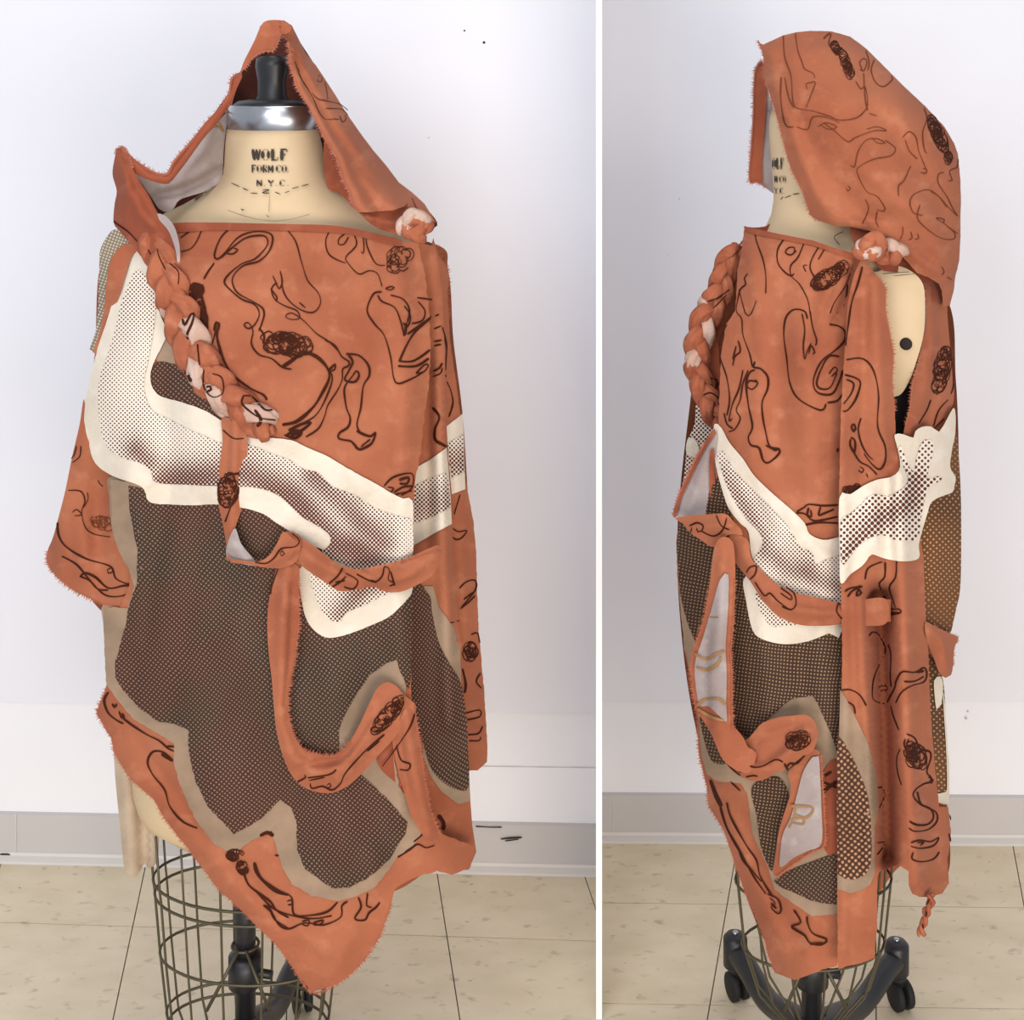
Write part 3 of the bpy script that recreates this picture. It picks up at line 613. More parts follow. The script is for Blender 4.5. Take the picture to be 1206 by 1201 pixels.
# ---- main front: orange cloth, then taupe burnout, then net, each printed zone a piece of its own
front = pl_('202 266 260 264 300 265 350 266 387 267 410 270 435 275 455 280 473 285 492 284 500 320 505 360 507 405 505 455 500 485 496 530 490 560 486 600 486 650 485 720 484 790 485 850 488 900 492 940 505 975 528 985 560 997 553 1022 532 1030 515 1026 495 1031 475 1040 465 1048 461 1064 448 1102 425 1136 398 1158 367 1169 344 1138 324 1111 304 1092 282 1069 259 1049 240 1024 214 990 192 962 182 942 162 925 150 912 135 887 130 867 120 852 114 840 117 828 126 808 123 760 122 715 140 717 152 690 160 640 150 570 140 480 160 380 170 300')
fd = sheet('front_drape', front, DL, M['orange'], gl, 6, rnd=False, fray=.7)
hemL = pl_('126 808 117 828 114 840 120 852 130 867 135 887 150 912 162 925 182 942 192 962 214 990 240 1024 259 1049 282 1069 304 1092 324 1111 344 1138 367 1169 398 1158 425 1136 448 1102 461 1064')
fringe(fd, DL, hemL, M['fray'], 4.5, .001, 1, 1.2)
sheet('neckline_binding', pl_('202 263 260 262 300 263 350 264 387 265 410 268 435 273 455 278 473 283 472 290 450 286 410 276 350 272 260 271 203 273'), Folds(GBL, left_folds, .002, 3).off(.003), M['orange_d'], gl, 4)
grey_main = pl_('130 565 150 567 165 572 240 590 300 595 380 640 478 680 478 770 478 800 478 830 475 850 462 880 470 925 485 950 499 978 488 994 468 1008 458 1025 441 1045 421 1055 398 1061 367 1055 344 1041 334 1025 326 1000 320 978 296 990 279 1004 265 1001 250 992 230 965 212 925 205 900 205 875 182 862 155 845 135 820 125 805 123 760 122 715 135 715 150 717 158 690 152 670 140 650 132 620')
gm = sheet('burnout_border', grey_main, DL.off(.0018), M['grey'], gl, 7, rnd=False, thick=.0006, fray=.8)
net_main = pl_('151 572 165 574 240 592 300 597 380 642 486 680 485 740 484 800 481 812 472 792 467 777 455 781 435 795 420 817 407 840 399 860 399 885 425 912 440 925 455 940 480 969 478 981 458 1013 435 1033 411 1045 391 1046 360 1024 350 1001 349 967 342 950 330 942 310 962 290 975 275 982 245 950 230 920 222 885 222 860 205 852 187 850 165 835 144 812 136 797 135 782 140 765 147 737 145 750 152 712 161 687 162 650 153 605')
nm = sheet('net_panel', net_main, DL.off(.0034), M['net'], gl, 7, rnd=False, thick=.0006, fray=.6)
sheet('burnout_gap', pl_('182 404 195 392 208 408 214 432 206 428 186 426'), DL.off(.0022), M['grey'], gl, 5, thick=.0006)
sheet('net_corner', pl_('186 426 206 430 216 442 236 464 258 492 262 497 240 483 212 473 190 468 180 458 177 442'), DL.off(.0030), M['net'], gl, 5, thick=.0006)
# white printed band with halftone fill
wb = pl_('154 288 147 312 137 342 125 380 115 410 107 442 101 468 99 492 104 520 112 545 132 560 160 570 170 577 176 591 200 594 227 595 257 594 286 598 310 605 325 615 345 628 360 640 380 648 366 660 351 672 354 700 360 727 372 744 388 751 412 746 440 735 460 725 479 706 486 692 486 640 486 590 475 587 460 580 447 572 425 560 407 550 385 537 362 527 345 519 325 516 290 512 262 496 240 483 212 473 190 467 180 457 177 442 182 425 192 405 196 391 187 366 178 340 175 315 165 295')
wbs = sheet('white_band', wb, DL.off(.0052), M['white'], gl, 7, fray=.2)
def toneL(x, y):
    d = np.exp(-(seg_dist(x, y, [(175, 590), (200, 565), (290, 560), (345, 590), (395, 640), (440, 655)])/26)**2)
    d = np.maximum(d, .8*np.exp(-(seg_dist(x, y, [(160, 530), (175, 545)])/16)**2)); d = np.maximum(d, .9*np.exp(-(seg_dist(x, y, [(370, 560), (420, 610), (450, 640)])/20)**2))
    d = np.maximum(d, .85*np.exp(-(seg_dist(x, y, [(400, 725), (430, 690), (455, 680)])/16)**2))
    return .34+.10*np.sin(x*.05)*np.sin(y*.04)+.62*d-.3*np.clip((x-470)/20, 0, 1)
ht1 = pl_('160 318 150 338 142 360 135 390 125 422 117 447 116 480 120 512 130 530 147 540 165 545 178 556 184 568 225 571 270 573 300 574 327 583 355 608 372 618 388 630 388 642 379 652 400 662 425 672 450 665 484 656 485 615 478 610 460 605 440 597 425 587 410 580 390 572 375 557 357 552 342 542 322 535 300 526 285 522 262 522 240 513 225 507 200 494 180 484 171 465 170 445 174 427 178 405 182 380 184 352 178 335 170 322')
sheet('halftone_print', ht1, DL.off(.0068), M['half'], wbs, 6, tone=toneL, thick=0)
sheet('halftone_print', pl_('366 676 369 695 377 715 386 728 400 732 407 722 430 712 450 702 468 693 440 690 420 692 395 690'), DL.off(.0068), M['half'], wbs, 6, tone=toneL, thick=0)
# ink drawing on the bodice
cs = lambda k, lst, w=2.2: [(Q(k, s), w) if isinstance(s, str) else (Q(k, s[0]), s[1]) for s in lst]
st = cs('c', ['700 140 640 200 610 280 625 300 660 270 720 200 790 172 860 175 885 200 870 260 820 310 750 330 705 370 695 410 720 460 790 500 835 530 845 560 835 600 820 640', '640 295 690 250 760 200 840 190 862 215 850 250 800 300 740 322 680 370 657 410 690 450 740 490 800 515 822 560 800 610 770 628 750 610 770 600 792 640 785 700 820 750 880 770 930 810 975 820', ('670 275 700 275 720 255 700 250', 1.8), '610 318 580 360 560 395', ('555 420 550 470 570 560 575 640 580 700', 3), ('610 640 618 600 632 605 622 660 632 710 655 780 700 850 780 910 840 940 858 965', 3.4), ('600 700 615 640 612 610', 2),
  ('930 810 960 790 1030 745 1090 760 1140 810 1152 860 1120 930 1075 1000 1000 1065 930 1082', 4.4), '1150 820 1166 870 1130 970 1085 1040 1010 1085 950 1130', '1150 822 1180 795 1178 820 1160 830', ('960 1110 1020 1080 1065 1072 1020 1110 970 1135', 3.6), ('950 1130 1000 1110 1020 1120 990 1145 940 1130', 3.6), ('450 200 520 150 540 140', 1.8), ('455 265 500 250 530 210 555 150', 1.5), ('450 150 490 140', 2.4), ('820 625 845 660 840 700', 3)]) + \
  cs('c', ['930 140 990 210 1020 310 1050 400 1100 460 1110 510 1080 550 1030 545 970 505 935 450 925 365', '885 378 900 410 915 440 930 410 920 355', '905 410 880 440 895 490 940 520 1000 545 1010 580 970 585 945 570 975 555 1030 590 1090 650 1150 690 1200 740', '1040 530 1010 505', '875 440 905 480 900 500'], 1.7) + \
  cs('d', [('330 680 380 710 410 760 445 785 440 805 415 820 412 870 390 920 345 990 330 1040 300 1100 240 1140', 2.2), ('430 748 490 755 535 800 540 850 512 900 500 1000 482 1080 500 1125', 2.8), ('440 750 462 785 445 825 425 870 470 880 492 850 480 828 455 860 435 885 422 920 432 1000 450 1050 440 1092 400 1120 395 1145 430 1155 455 1160 490 1200', 2.8), ('480 1110 520 1130 550 1135 570 1118 550 1170 495 1198 470 1178', 3.2), ('500 1185 545 1150', 2.4), ('355 825 375 800 378 820 358 830', 1.8)]) + \
  cs('d', ['365 145 335 210 345 270 380 300 430 320', '450 165 400 200 395 230 420 230 442 195', '455 160 480 230 430 290 440 320 490 370 540 355 580 370 600 430', '615 440 640 430 658 435 640 446 618 442', '510 180 515 250 510 275 500 265', '525 180 530 240 570 320 615 330', ('640 470 700 490 730 540 720 600', 2), ('600 455 560 465 530 540 560 600 610 660 640 760 655 860 680 887 750 860 800 830', 2.2), ('580 470 600 500 660 530 690 600 705 665', 2), ('705 520 735 570 720 620 700 600', 2), ('710 660 715 600', 3), ('720 655 790 605 835 570', 2.8), ('680 785 720 700 760 640 830 580', 2.6), ('680 782 750 780 828 728', 2.8), ('675 805 760 805 822 768', 3), ('760 840 800 800 820 800 800 830 765 840', 2), ('765 482 838 492', 2.4), ('770 500 803 545 790 590 740 605', 2)], 1.7) + \
  cs('f', [('610 490 650 450 720 430 748 440 740 500 690 535', 2.4), ('680 462 725 450 718 478 682 478', 3.4), ('655 520 700 495 745 490', 2.4), ('625 495 655 500 640 520', 2), ('660 530 742 512', 2.4)])
ink(fd, DL, st, M['ink'], 2.1, .002)
ink(fd, DL, scrib(231, 343, 8, 9, 0, 40)+scrib(236, 372, 6.5, 22, -8, 60)+scrib(337, 405, 29, 15, 8, 75)+scrib(470, 305, 17, 13, -40, 26, 1.3), M['ink'], 1.6, .0024, 'pen_scribble')
st = cs('g', [('150 460 130 500 150 560 200 600 222 608', 2.8), ('215 580 260 615 330 660 390 690 430 725 460 740', 2.6), ('168 515 180 532 190 515', 3), ('200 550 212 580 225 585 215 560', 2.6), ('425 715 460 718', 2.6), ('455 785 410 745 360 742 335 790 360 850 415 920 440 1000 500 1070 570 1102', 2.6), ('400 750 430 770 455 785', 4), ('865 1138 900 1122 930 1138', 5)]) + \
  cs('i', [('1020 460 1040 505 1090 545 1130 575 1160 615 1206 640', 3), ('1062 410 1070 450 1100 490 1150 530 1206 546', 3.2), ('1100 590 1125 600 1150 650 1206 686', 2.6), ('1150 380 1165 380', 3)]) + \
  cs('j', [('0 345 25 400 80 440 128 465 138 525 200 528 255 515 290 482', 2.6), ('0 440 60 500 115 525 200 540 270 530', 2.4), ('30 492 60 520 85 562 120 575 175 555 240 562 300 535 305 495 325 480', 2.3), ('112 480 128 475 130 490 115 492', 1.8), ('165 550 190 545 185 565 165 560', 2), ('205 555 240 545 230 560 205 562', 2.4), ('362 465 372 500 350 540 385 545 400 520 425 500 438 482', 2.4), ('395 450 392 495 410 500', 2.2), ('500 326 540 300 570 280 600 292 630 283', 2.2), ('555 272 600 235', 2), ('70 318 80 322', 3)])
ink(fd, DL, st, M['ink'], 2.4, .002)
ink(fd, DL, scrib(277, 1007, 9, 6, 0, 22, 2)+scrib(285, 1021, 5, 10, -20, 18, 2), M['ink'], 2, .0026, 'pen_scribble')
# ---- right side layers
DR = Folds(lambda x, y: GBL(x, y)+.045, [(pl_('512 300 520 420 520 560 525 700 530 850'), 11, .022), (pl_('500 420 502 560 500 650'), 10, -.02), (pl_('534 330 538 480 540 600 545 760 556 880'), 9, .008), (pl_('524 440 530 600 540 760'), 5, -.012)], .002, 21)
DRo = lambda x, y: DR(x, y)+.03
outer = pl_('510 280 516 300 525 312 529 325 527 342 530 400 537 450 542 487 546 505 548 560 551 580 557 610 561 650 562 700 564 747 566 765 570 812 574 875 574 897 562 907 550 907 540 800 530 700 524 560 520 420 505 300')
so = sheet('side_drape', outer, DRo, M['orange'], gl, 6, rnd=False, fray=.4)
fringe(so, DRo, pl_('514 290 520 303 527 315 530 328 527 345 529 375'), M['fray'], 5, .001, -1, 1)
ink(so, DRo, cs('d', [('880 620 905 720 900 850 925 920 935 980 915 1045', 2)])+cs('f', [('940 625 960 560 968 530', 1.6), ('935 690 960 705 1000 700 975 735 950 742 930 730', 1.8), ('965 972 1000 940 1040 935 1040 980 975 1060', 2), ('985 1025 1030 990', 2.2)])+cs('h', [('970 68 1010 35 1040 5', 2), ('1020 190 1050 182 1062 230', 2), ('1065 370 1045 410 1070 442', 2), ('995 560 1060 545 1062 575 1000 592', 1.9), ('1000 662 1055 655 1075 620', 1.9), ('1010 690 1060 688 1065 670', 1.9), ('980 350 995 420 990 465', 3)])+scrib(554, 768, 7.5, 11, 0, 24, 1.8), M['ink'], 2)
w2 = sheet('white_band', pl_('526 502 545 487 546 510 548 576 532 582 528 540'), lambda x, y: DRo(x, y)-.003, M['white'], gl, 5, rnd=False)
sheet('halftone_print', pl_('527 522 546 511 547 556 532 562'), lambda x, y: DRo(x, y)-.005, M['half'], w2, 5, tone=lambda x, y: .3+.5*np.sin((y-515)*.05), thick=0, rnd=False)
roll = pl_('490 285 512 290 521 340 524 420 526 527 529 550 531 590 532 622 536 680 540 740 543 762 542 797 546 830 550 850 551 875 552 900 554 942 556 970 561 1003 552 1024 520 1026 500 1000 486 960 480 900 480 500 488 360')
sr = sheet('side_fold', roll, DR, M['orange'], gl, 6, rnd=False)
ink(sr, DR, cs('d', [('838 1000 870 1045 850 1100 850 1150 880 1175', 3.2), ('860 1160 905 1185', 4), ('835 490 838 492', 2), ('850 570 870 560', 2), ('845 630 880 615', 1.8), ('845 690 882 682', 2.4), ('845 710 880 702', 2.2), ('840 830 870 815 885 790', 2.4), ('840 855 875 840 885 815', 2), ('885 620 905 700 900 780', 1.8)])+cs('h', [('920 135 968 122', 1.4)])+cs('h', [('865 1040 890 1075 890 1110', 6)]), M['ink'], 2)
sheet('burnout_border', pl_('500 690 510 690 517 715 535 740 542 762 543 797 544 812 551 875 553 925 554 943 540 947 520 932 508 915 498 890 495 700'), lambda x, y: DR(x, y)-.002, M['grey'], gl, 6, rnd=False, thick=.0006)
sheet('net_panel', pl_('482 690 505 700 509 722 517 757 530 782 542 802 547 825 550 850 551 875 552 925 540 930 522 921 508 905 500 880 490 850 482 820'), lambda x, y: DR(x, y)-.004, M['net'], gl, 6, thick=.0006, warp=lambda x, y: (x*1.2, y+.004*(x-500)**2))
w3 = sheet('white_band', pl_('484 554 507 541 526 527 528 550 531 590 532 617 515 626 484 644'), lambda x, y: DR(x, y)-.004, M['white'], gl, 5, rnd=False)
sheet('halftone_print', pl_('484 574 505 564 527 556 531 597 508 609 484 618'), lambda x, y: DR(x, y)-.006, M['half'], w3, 5, tone=lambda x, y: .35+.4*np.sin((y-560)*.045), thick=0, rnd=False)
# ---- straps
def strap(name, poly, centre, D0, off, mat, folds=(), **k):
    Dd = Folds(D0, [(centre, 9, .012)]+list(folds), .0012, k.pop('seed', 4)).off(off)
    o = sheet(name, poly, Dd, mat, gl if not k.get('par') else k.pop('par'), 3.5, **k); return o, Dd
def DG(x, y): return GBL(x, np.asarray(y)*1.0)
s1, D1 = strap('hanging_strap', pl_('262 492 262 520 258 555 257 590 262 615 266 640 267 660 272 650 277 622 284 602 289 590 290 560 291 525 290 512 285 500'), pl_('276 495 275 560 272 640'), DG, .014, M['orange'], [(pl_('270 500 268 560'), 3, -.005)])
ink(s1, D1, cs('e', [('890 225 940 265 990 265', 1.6), ('865 470 880 580', 2.4), ('905 440 990 430 985 460', 2.4), ('985 470 960 520 930 580 900 660', 2.4)])+scrib(269, 577, 11, 19, 10, 44, 1.8), M['ink'], 1.8)
# loop around the knot: back band with pale inside, front band
dl = lambda x, y: DG(x, y)-.03
s2, D2 = strap('strap_loop_inside', pl_('277 622 284 640 296 655 304 666 285 664 270 658 266 650 270 634'), pl_('275 640 290 660'), dl, .0, M['lining'])
s2, D2 = strap('strap_loop', pl_('267 650 272 658 290 660 304 661 316 655 326 640 334 626 345 634 354 640 352 655 345 664 330 669 310 668 290 664 272 662'), pl_('275 660 310 664 335 650 348 645'), dl, .004, M['orange'])
ink(s2, D2, cs('f', [('0 848 50 855 90 830 125 785 190 775 210 745 175 712', 2), ('118 805 130 795 140 808 128 820 118 808', 1.6)]), M['ink'], 1.8)
s3, D3 = strap('cross_strap', pl_('355 635 370 643 385 655 400 665 420 670 450 665 480 657 500 648 515 642 521 645 518 660 511 675 500 684 475 696 455 697 440 691 422 694 400 696 385 687 367 675 355 665 350 650'), pl_('358 650 385 670 410 682 440 680 480 676 512 655'), DG, .03, M['orange'], [(Q('f', '430 890 500 930 560 965 640 985'), 3, -.006), (Q('f', '480 880 560 930 640 950 760 900'), 3, .005)])
fringe(s3, D3, Q('f', '690 850 770 820 870 790 885 800 865 870'), M['fray'], 3.5, .002, -1, 1)
ink(s3, D3, cs('f', [('350 950 390 915 415 875', 2.6), ('365 965 400 945 430 915', 2.4), ('420 965 465 975 485 935 430 900', 1.8), ('480 905 560 942 600 915 612 870 635 885 630 930 660 950 635 962', 1.8), ('640 890 660 960', 2.2), ('545 935 575 945', 3), ('380 945 425 935', 3)]), M['ink'], 1.8)
lp = pl_('327 667 318 700 315 725 315 750 317 775 320 800 324 850 328 872 334 893 345 915 362 929 387 934 407 927 425 912 445 890 462 872 480 850 490 832 476 818 467 808 455 803 444 811 435 828 424 852 412 873 400 886 385 889 372 886 360 884 350 872 341 850 339 830 342 800 347 775 352 725 352 690 352 668 340 662')
s4, D4 = strap('long_strap', lp, pl_('338 670 333 725 332 790 331 850 345 893 372 912 400 908 430 878 452 840 470 822'), DG, .022, M['orange'], [(pl_('345 690 343 760 336 830'), 3.5, -.006), (pl_('352 905 372 898 400 896'), 4, -.008), (pl_('440 850 415 890 390 905'), 3, .005)])
fringe(s4, D4, pl_('352 680 353 725 348 775 343 800 340 830 342 850 350 872 360 884'), M['fray'], 5, .002, -1, 1.2)
fringe(s4, D4, pl_('360 885 385 890 400 887 412 874'), M['fray'], 7, .002, -1, 1.4)
ink(s4, D4, cs('h', [('200 885 240 862 235 850', 2), ('250 865 350 850 385 825', 1.8), ('262 890 268 915 320 905 365 922 405 890 430 840 520 740 612 660', 2.2), ('340 900 352 890 360 905 342 912', 1.6), ('255 878 330 862', 1.4), ('530 740 590 690', 1.6)])+cs('f', [('110 880 80 960 75 1000', 1.6)])+scrib(457, 842, 27, 8, -50, 50, 1.7), M['ink'], 1.8)
s5, D5 = strap('strap_end', pl_('462 868 470 850 478 832 487 828 492 855 497 887 502 925 508 955 518 982 507 991 497 982 485 962 475 930 467 900'), pl_('478 840 487 900 505 980'), DG, .018, M['orange'], [(pl_('470 870 480 930'), 3, -.005)])
fringe(s5, D5, pl_('486 828 492 855 497 887 502 925 508 955 518 982 507 991'), M['fray'], 5, .002, -1, 1.1)
ink(s5, D5, cs('h', [('755 560 735 620 690 690 640 760 600 812', 2), ('668 712 690 780 732 800 722 828 682 825', 2)]), M['ink'], 1.8)
ik = sheet('strap_fold_shadow_side', pl_('445 892 462 872 470 905 478 935 470 925 458 915 448 905'), lambda x, y: DG(x, y)-.010, M['orange_d'], gl, 4)  # shade of the fold is put into the darker cloth colour
# knot where the straps meet
k2 = empty('waist_knot', (px(348, 1.98), 1.98, H-(650-CY)*1.98/F)); k2.parent = gl; k2.matrix_parent_inverse = WORLD(gl).inverted()
DK = Folds(lambda x, y: DG(x, y)-.044+.02*(((x-346)/20)**2+((y-648)/18)**2), [(pl_('338 660 346 645 356 634'), 3, .006), (pl_('344 668 354 650'), 2.5, -.006), (pl_('332 655 340 640'), 2.5, -.005)], .001, 3)
sheet('knot_wrap', pl_('334 628 345 626 356 634 362 646 360 660 350 672 338 670 330 662 330 645'), DK, M['orange'], k2, 3)
# ---- braid
def braid(path, width, depth, turns, d_of, parent, mats, seed=0):
    c = smooth_line(path, 2.0); n = len(c); T = np.gradient(c, axis=0); T /= np.linalg.norm(T, axis=1)[:, None]; Nn = np.stack([-T[:, 1], T[:, 0]], -1)
    for k in range(3):
        cuts = [0, .33, .66, 1]
        for q in range(3):
            i0, i1 = max(0, int(cuts[q]*n)-5), min(n, int(cuts[q+1]*n)+5); pts, rw, rd = [], [], []
            for i in range(i0, i1):
                ph = 2*math.pi*(turns*i/n+k/3); lat = math.sin(ph)*width*.27*(1+.12*math.sin(i*.09+seed)); dz = math.sin(2*ph)*depth
                x, y = c[i]+Nn[i]*lat; pts.append(p1(x, y, d_of(x, y)-depth-.008-dz)); e = (i-i0)/(i1-i0)
                r = width*.265*2.05/F*(.80+.2*math.sin(math.pi*i/n))*min(1, .45+min(i-i0, i1-1-i)*.09)*(1+.10*math.sin(i*.17+k*2))
                rw.append(r); rd.append(r*.72)
            rope(pts, rw, rd, mats[-1] if (k, q, seed) in ((1, 1, 1), (0, 2, 1), (1, 1, 4)) else mats[0], parent, k*2+q+seed)
df = lambda x, y: float(GBL(np.array(x), np.array(y)))
br = empty('braid', (px(240, 2.05), 2.05, 1.2)); br.parent = gl; br.matrix_parent_inverse = WORLD(gl).inverted()
braid(pl_('180 268 190 300 200 335 212 370 226 408 243 440 266 466 292 487 320 508'), 44, .008, 2.9, lambda x, y: df(max(x, 170), y), br, [M['orange_o'], M['pale_o']], 1)
def on_strands(parent, fb, off=.0012):
    """depth of the rolled strands, so that the print lies on them"""
    from mathutils.bvhtree import BVHTree
    V, Fc = [], []
    for o in parent.children:
        if 'strand' in o.name:
            k = len(V); W_ = WORLD(o); V += [W_ @ v.co for v in o.data.vertices]; Fc += [tuple(i+k for i in p.vertices) for p in o.data.polygons]
    T = BVHTree.FromPolygons(V, Fc); eye = Vector((0, 0, H))
    def D(x, y):
        out = []
        for a, b in zip(np.atleast_1d(x), np.atleast_1d(y)):
            h = T.ray_cast(eye, (p1(a, b, 1.0)-eye).normalized()); out.append(h[0].y-off if h[0] else fb)
        return np.array(out)
    return D
ink(br, on_strands(br, 2.05), cs('c', [('460 580 470 610 500 560 515 555 505 600 480 660 490 680', 3), ('560 820 560 900 600 950 650 930 645 860 600 840', 2), ('570 905 590 900 595 915 575 925', 3), ('750 940 740 980 780 1020 830 1050 900 1060', 2.4), ('750 945 790 950 850 1010 900 1005', 2.4), ('800 1010 830 1060 810 1090', 4), ('380 350 350 290 340 250', 1.4), ('530 700 540 800', 2.4), ('450 830 480 840 500 880', 4), ('400 320 440 360 440 420', 1.6), ('900 1010 930 1060 920 1110', 1.8)]), M['ink'], 1.8, 0)
# ---------------------------------------------------------------- right garment, turned sideways
def GBR(x, y):
    yy = [250, 300, 380, 470, 600, 700, 900, 1000, 1060, 1140]
    l = np.interp(y, yy, [868, 850, 812, 808, 790, 790, 812, 840, 862, 890]); r = np.interp(y, yy, [1090, 1112, 1128, 1134, 1140, 1140, 1130, 1130, 1125, 1110])
    b = np.interp(y, yy, [.13, .18, .21, .215, .215, .215, .215, .20, .19, .18])
    t = np.clip((x-(l+r)/2)/((r-l)/2), -.985, .985)
    return DA-b*(1-np.abs(t)**2.3)**.6
front_r = [(pl_('880 290 900 420 885 540'), 9, .006), (pl_('985 310 970 360 960 420'), 10, -.008), (pl_('960 300 950 400 955 520 970 620'), 20, .010), (pl_('920 320 915 420 920 560'), 18, -.007),
  (pl_('905 640 900 760 905 850'), 12, .008), (pl_('940 760 945 850'), 10, -.008), (pl_('970 660 968 780 975 880'), 12, .009), (pl_('850 560 875 640 900 690'), 8, .007), (pl_('880 570 910 630 945 680'), 8, -.007), (pl_('930 600 950 640 975 655'), 6, .006),
  (pl_('850 930 880 1020 920 1100'), 8, .008), (pl_('875 960 900 1040 940 1120'), 10, -.006), (pl_('960 1070 950 1130'), 12, .006), (pl_('1008 310 1000 345 985 375'), 5, -.010), (pl_('1000 310 985 345 972 380'), 4, .007)]
DM = Folds(GBR, front_r, .0018, 31)
gr_ = empty('hooded_wrap_garment', (px(960, DA), DA, 0))
tag(gr_, 'rust orange hooded wrap garment seen from its side with white hand print', 'garment')
sheet('back_drape', pl_('870 290 1008 310 1110 345 1126 450 1130 600 1130 700 1108 760 1112 900 1116 1030 1060 1020 985 1130 915 1130 860 1000 820 860 802 740 798 620 812 480 830 350'), lambda x, y: 2*DA-.02-.75*GBR(x, y)-.25*DA, M['orange'], gr_, 14, thick=.002)
# hood
def hb_(x, y, b=.15):
    l = np.interp(y, [35, 60, 90, 150, 220, 260, 330, 365], [915, 896, 898, 900, 915, 940, 1010, 1080]); r = np.interp(y, [35, 44, 70, 102, 149, 212, 290, 365], [985, 1003, 1035, 1067, 1114, 1135, 1134, 1120])
    t = np.clip((x-(l+r)/2)/((r-l)/2+2), -1, 1); return b*(1-np.abs(t)**2.2)**.55*np.interp(y, [36, 60, 120, 240, 330, 362], [.25, .6, 1, 1, .75, .4])
hoodp = Q('r', '355 125 375 135 450 100 500 88 550 83 630 85 700 105 760 150 800 190 900 290 980 365 1050 440 1085 500 1100 540 1110 640 1110 850 1105 940 1090 1000 1085 1050 1070 1105 1045 1110 1040 1050 1030 1025 990 1000 950 985 900 930 850 872 780 830 700 812 640 808 580 790 550 768 520 680 500 640 480 600 468 560 450 500 430 420 415 365 400 320 388 285 380 260 376 225 378 190 368 150')
hf = [(Q('r', '470 400 520 560 580 700 640 790'), 7, .008), (Q('r', '520 440 600 600 700 720 820 800'), 12, -.010), (Q('r', '640 430 720 560 860 680 980 800 1060 940'), 14, .012), (Q('r', '780 380 860 480 960 600 1040 740'), 14, -.010), (Q('r', '700 800 820 820 920 890 1000 960 1060 1000'), 6, .014), (Q('r', '760 790 880 850 990 930'), 6, -.010), (Q('r', '440 120 460 260 470 380'), 6, -.004), (Q('r', '860 300 900 420 990 520'), 12, .007), (Q('r', '400 150 420 280 450 400'), 4, .004)]
DHO = Folds(lambda x, y: DA-.045-hb_(x, y), hf, .002, 41)
ho = sheet('hood', hoodp, DHO, M['orange'], gr_, 5, rnd=False, fray=.25)
sheet('hood_back', hoodp, lambda x, y: DA-.0435+.09*np.clip((1030-x)/110, 0, 1)+.9*hb_(x, y), M['orange'], gr_, 9, rnd=False)
sheet('hood_lining', Q('r', '376 190 400 320 430 420 468 560 520 680 560 770 700 812 850 860 1000 990 1090 900 1100 600 950 350 700 120 500 95 400 130'), lambda x, y: DA-.055+.09*np.clip((1030-x)/110, 0, 1)+.8*hb_(x, y), M['lining'], gr_, 10)
fringe(ho, DHO, Q('r', '355 122 368 150 378 190 376 225 380 260 388 285 400 320 415 365 430 420 450 500 480 600 520 680 550 768 580 790'), M['fray_p'], 4, .002, 1, 1.1)
DF = lambda x, y: DA+.05+0*x
hs = sheet('hood_far_side', Q('r', '368 195 345 222 338 300 336 400 330 500 322 640 350 648 385 668 415 690 440 700 440 560 420 420 400 330 385 260'), DF, M['lining'], gr_, 4)
hs2 = sheet('hood_far_rim', Q('r', '372 195 350 225 340 300 338 400 330 500 322 640 350 648 372 650 372 560 382 440 388 340 384 250'), lambda x, y: DA+.043+0*x, M['orange_d'], gr_, 4)
fringe(hs2, lambda x, y: DA+.04+0*x, Q('r', '368 195 345 222 338 300 336 400 330 500 322 640 350 648 385 665'), M['fray_p'], 4.5, .002, 1, 1.2)
ink(hs, DF, cs('r', [('392 250 395 300', 1), ('388 380 400 380 405 405', .8)]), M['ink2'], 1, .008)
hst = ['450 100 455 180 478 250 485 340 500 370 560 382 620 400 660 415 720 408 755 380 765 350 755 290 740 300 720 270', '495 90 503 150 520 200 530 225 560 240 568 260', ('600 112 622 92 628 95 620 130 635 150', 2.2), '745 228 735 200 752 185 762 200 750 232 735 225', '750 240 755 330 765 380', '758 155 770 200 765 230', '790 190 778 230 795 275 825 290 858 262 852 250', ('442 255 440 330 450 410 465 440 490 440', 1.8), '455 255 470 330 490 372', '500 440 540 450 560 405 610 405 660 425', ('540 300 535 280 555 275 570 275 548 335 535 370', 1.2), '600 425 640 455 690 495 720 480 790 455 835 455 800 440 760 450', '580 440 610 425 650 440 620 450 590 435', '700 582 715 590 730 530 760 490 800 485 830 500 800 500 780 480', '830 490 868 520 850 548 790 560 740 585 725 610 760 680 800 700 830 745 825 755 800 750', '755 710 768 740 760 770 745 800', '800 755 795 790 805 812', '975 370 985 410 970 460 975 520 985 540', '895 480 920 458 945 480 955 530 975 580 985 610 960 610', '905 490 920 530 950 560', '970 595 985 600 980 615 965 610', '925 585 900 640 880 660 880 700', '1102 560 1098 590 1070 605 1080 640 1065 640', '1050 610 1030 615 1028 650 1060 700 1085 750 1100 772 1075 750 1030 700 990 675 940 690 922 720 935 760 970 770', '1000 680 1030 700 1060 740', '960 730 950 780 985 820 1040 855 1085 858 1088 835 1050 800 1020 780 1050 785 1045 800', '1060 810 1100 838', '895 812 895 838 885 860', '925 830 930 855 915 862', '950 838 955 855 940 860', '1040 960 1050 980 1042 992', '1060 1000 1080 1010', '690 660 700 670 690 680 685 668', '770 390 800 400']
ink(ho, DHO, cs('r', hst, 1.35), M['ink2'], 1.4)
ink(ho, DHO, scrib(984, 56, 4, 8, -15, 16, 1.4)+scrib(997, 76, 5, 20, -22, 34, 1.2)+scrib(1105, 158, 6.5, 23, -24, 62, 1.3)+scrib(1117, 186, 4, 7, 0, 14, 1.2), M['ink'], 1.3, name='pen_scribble')
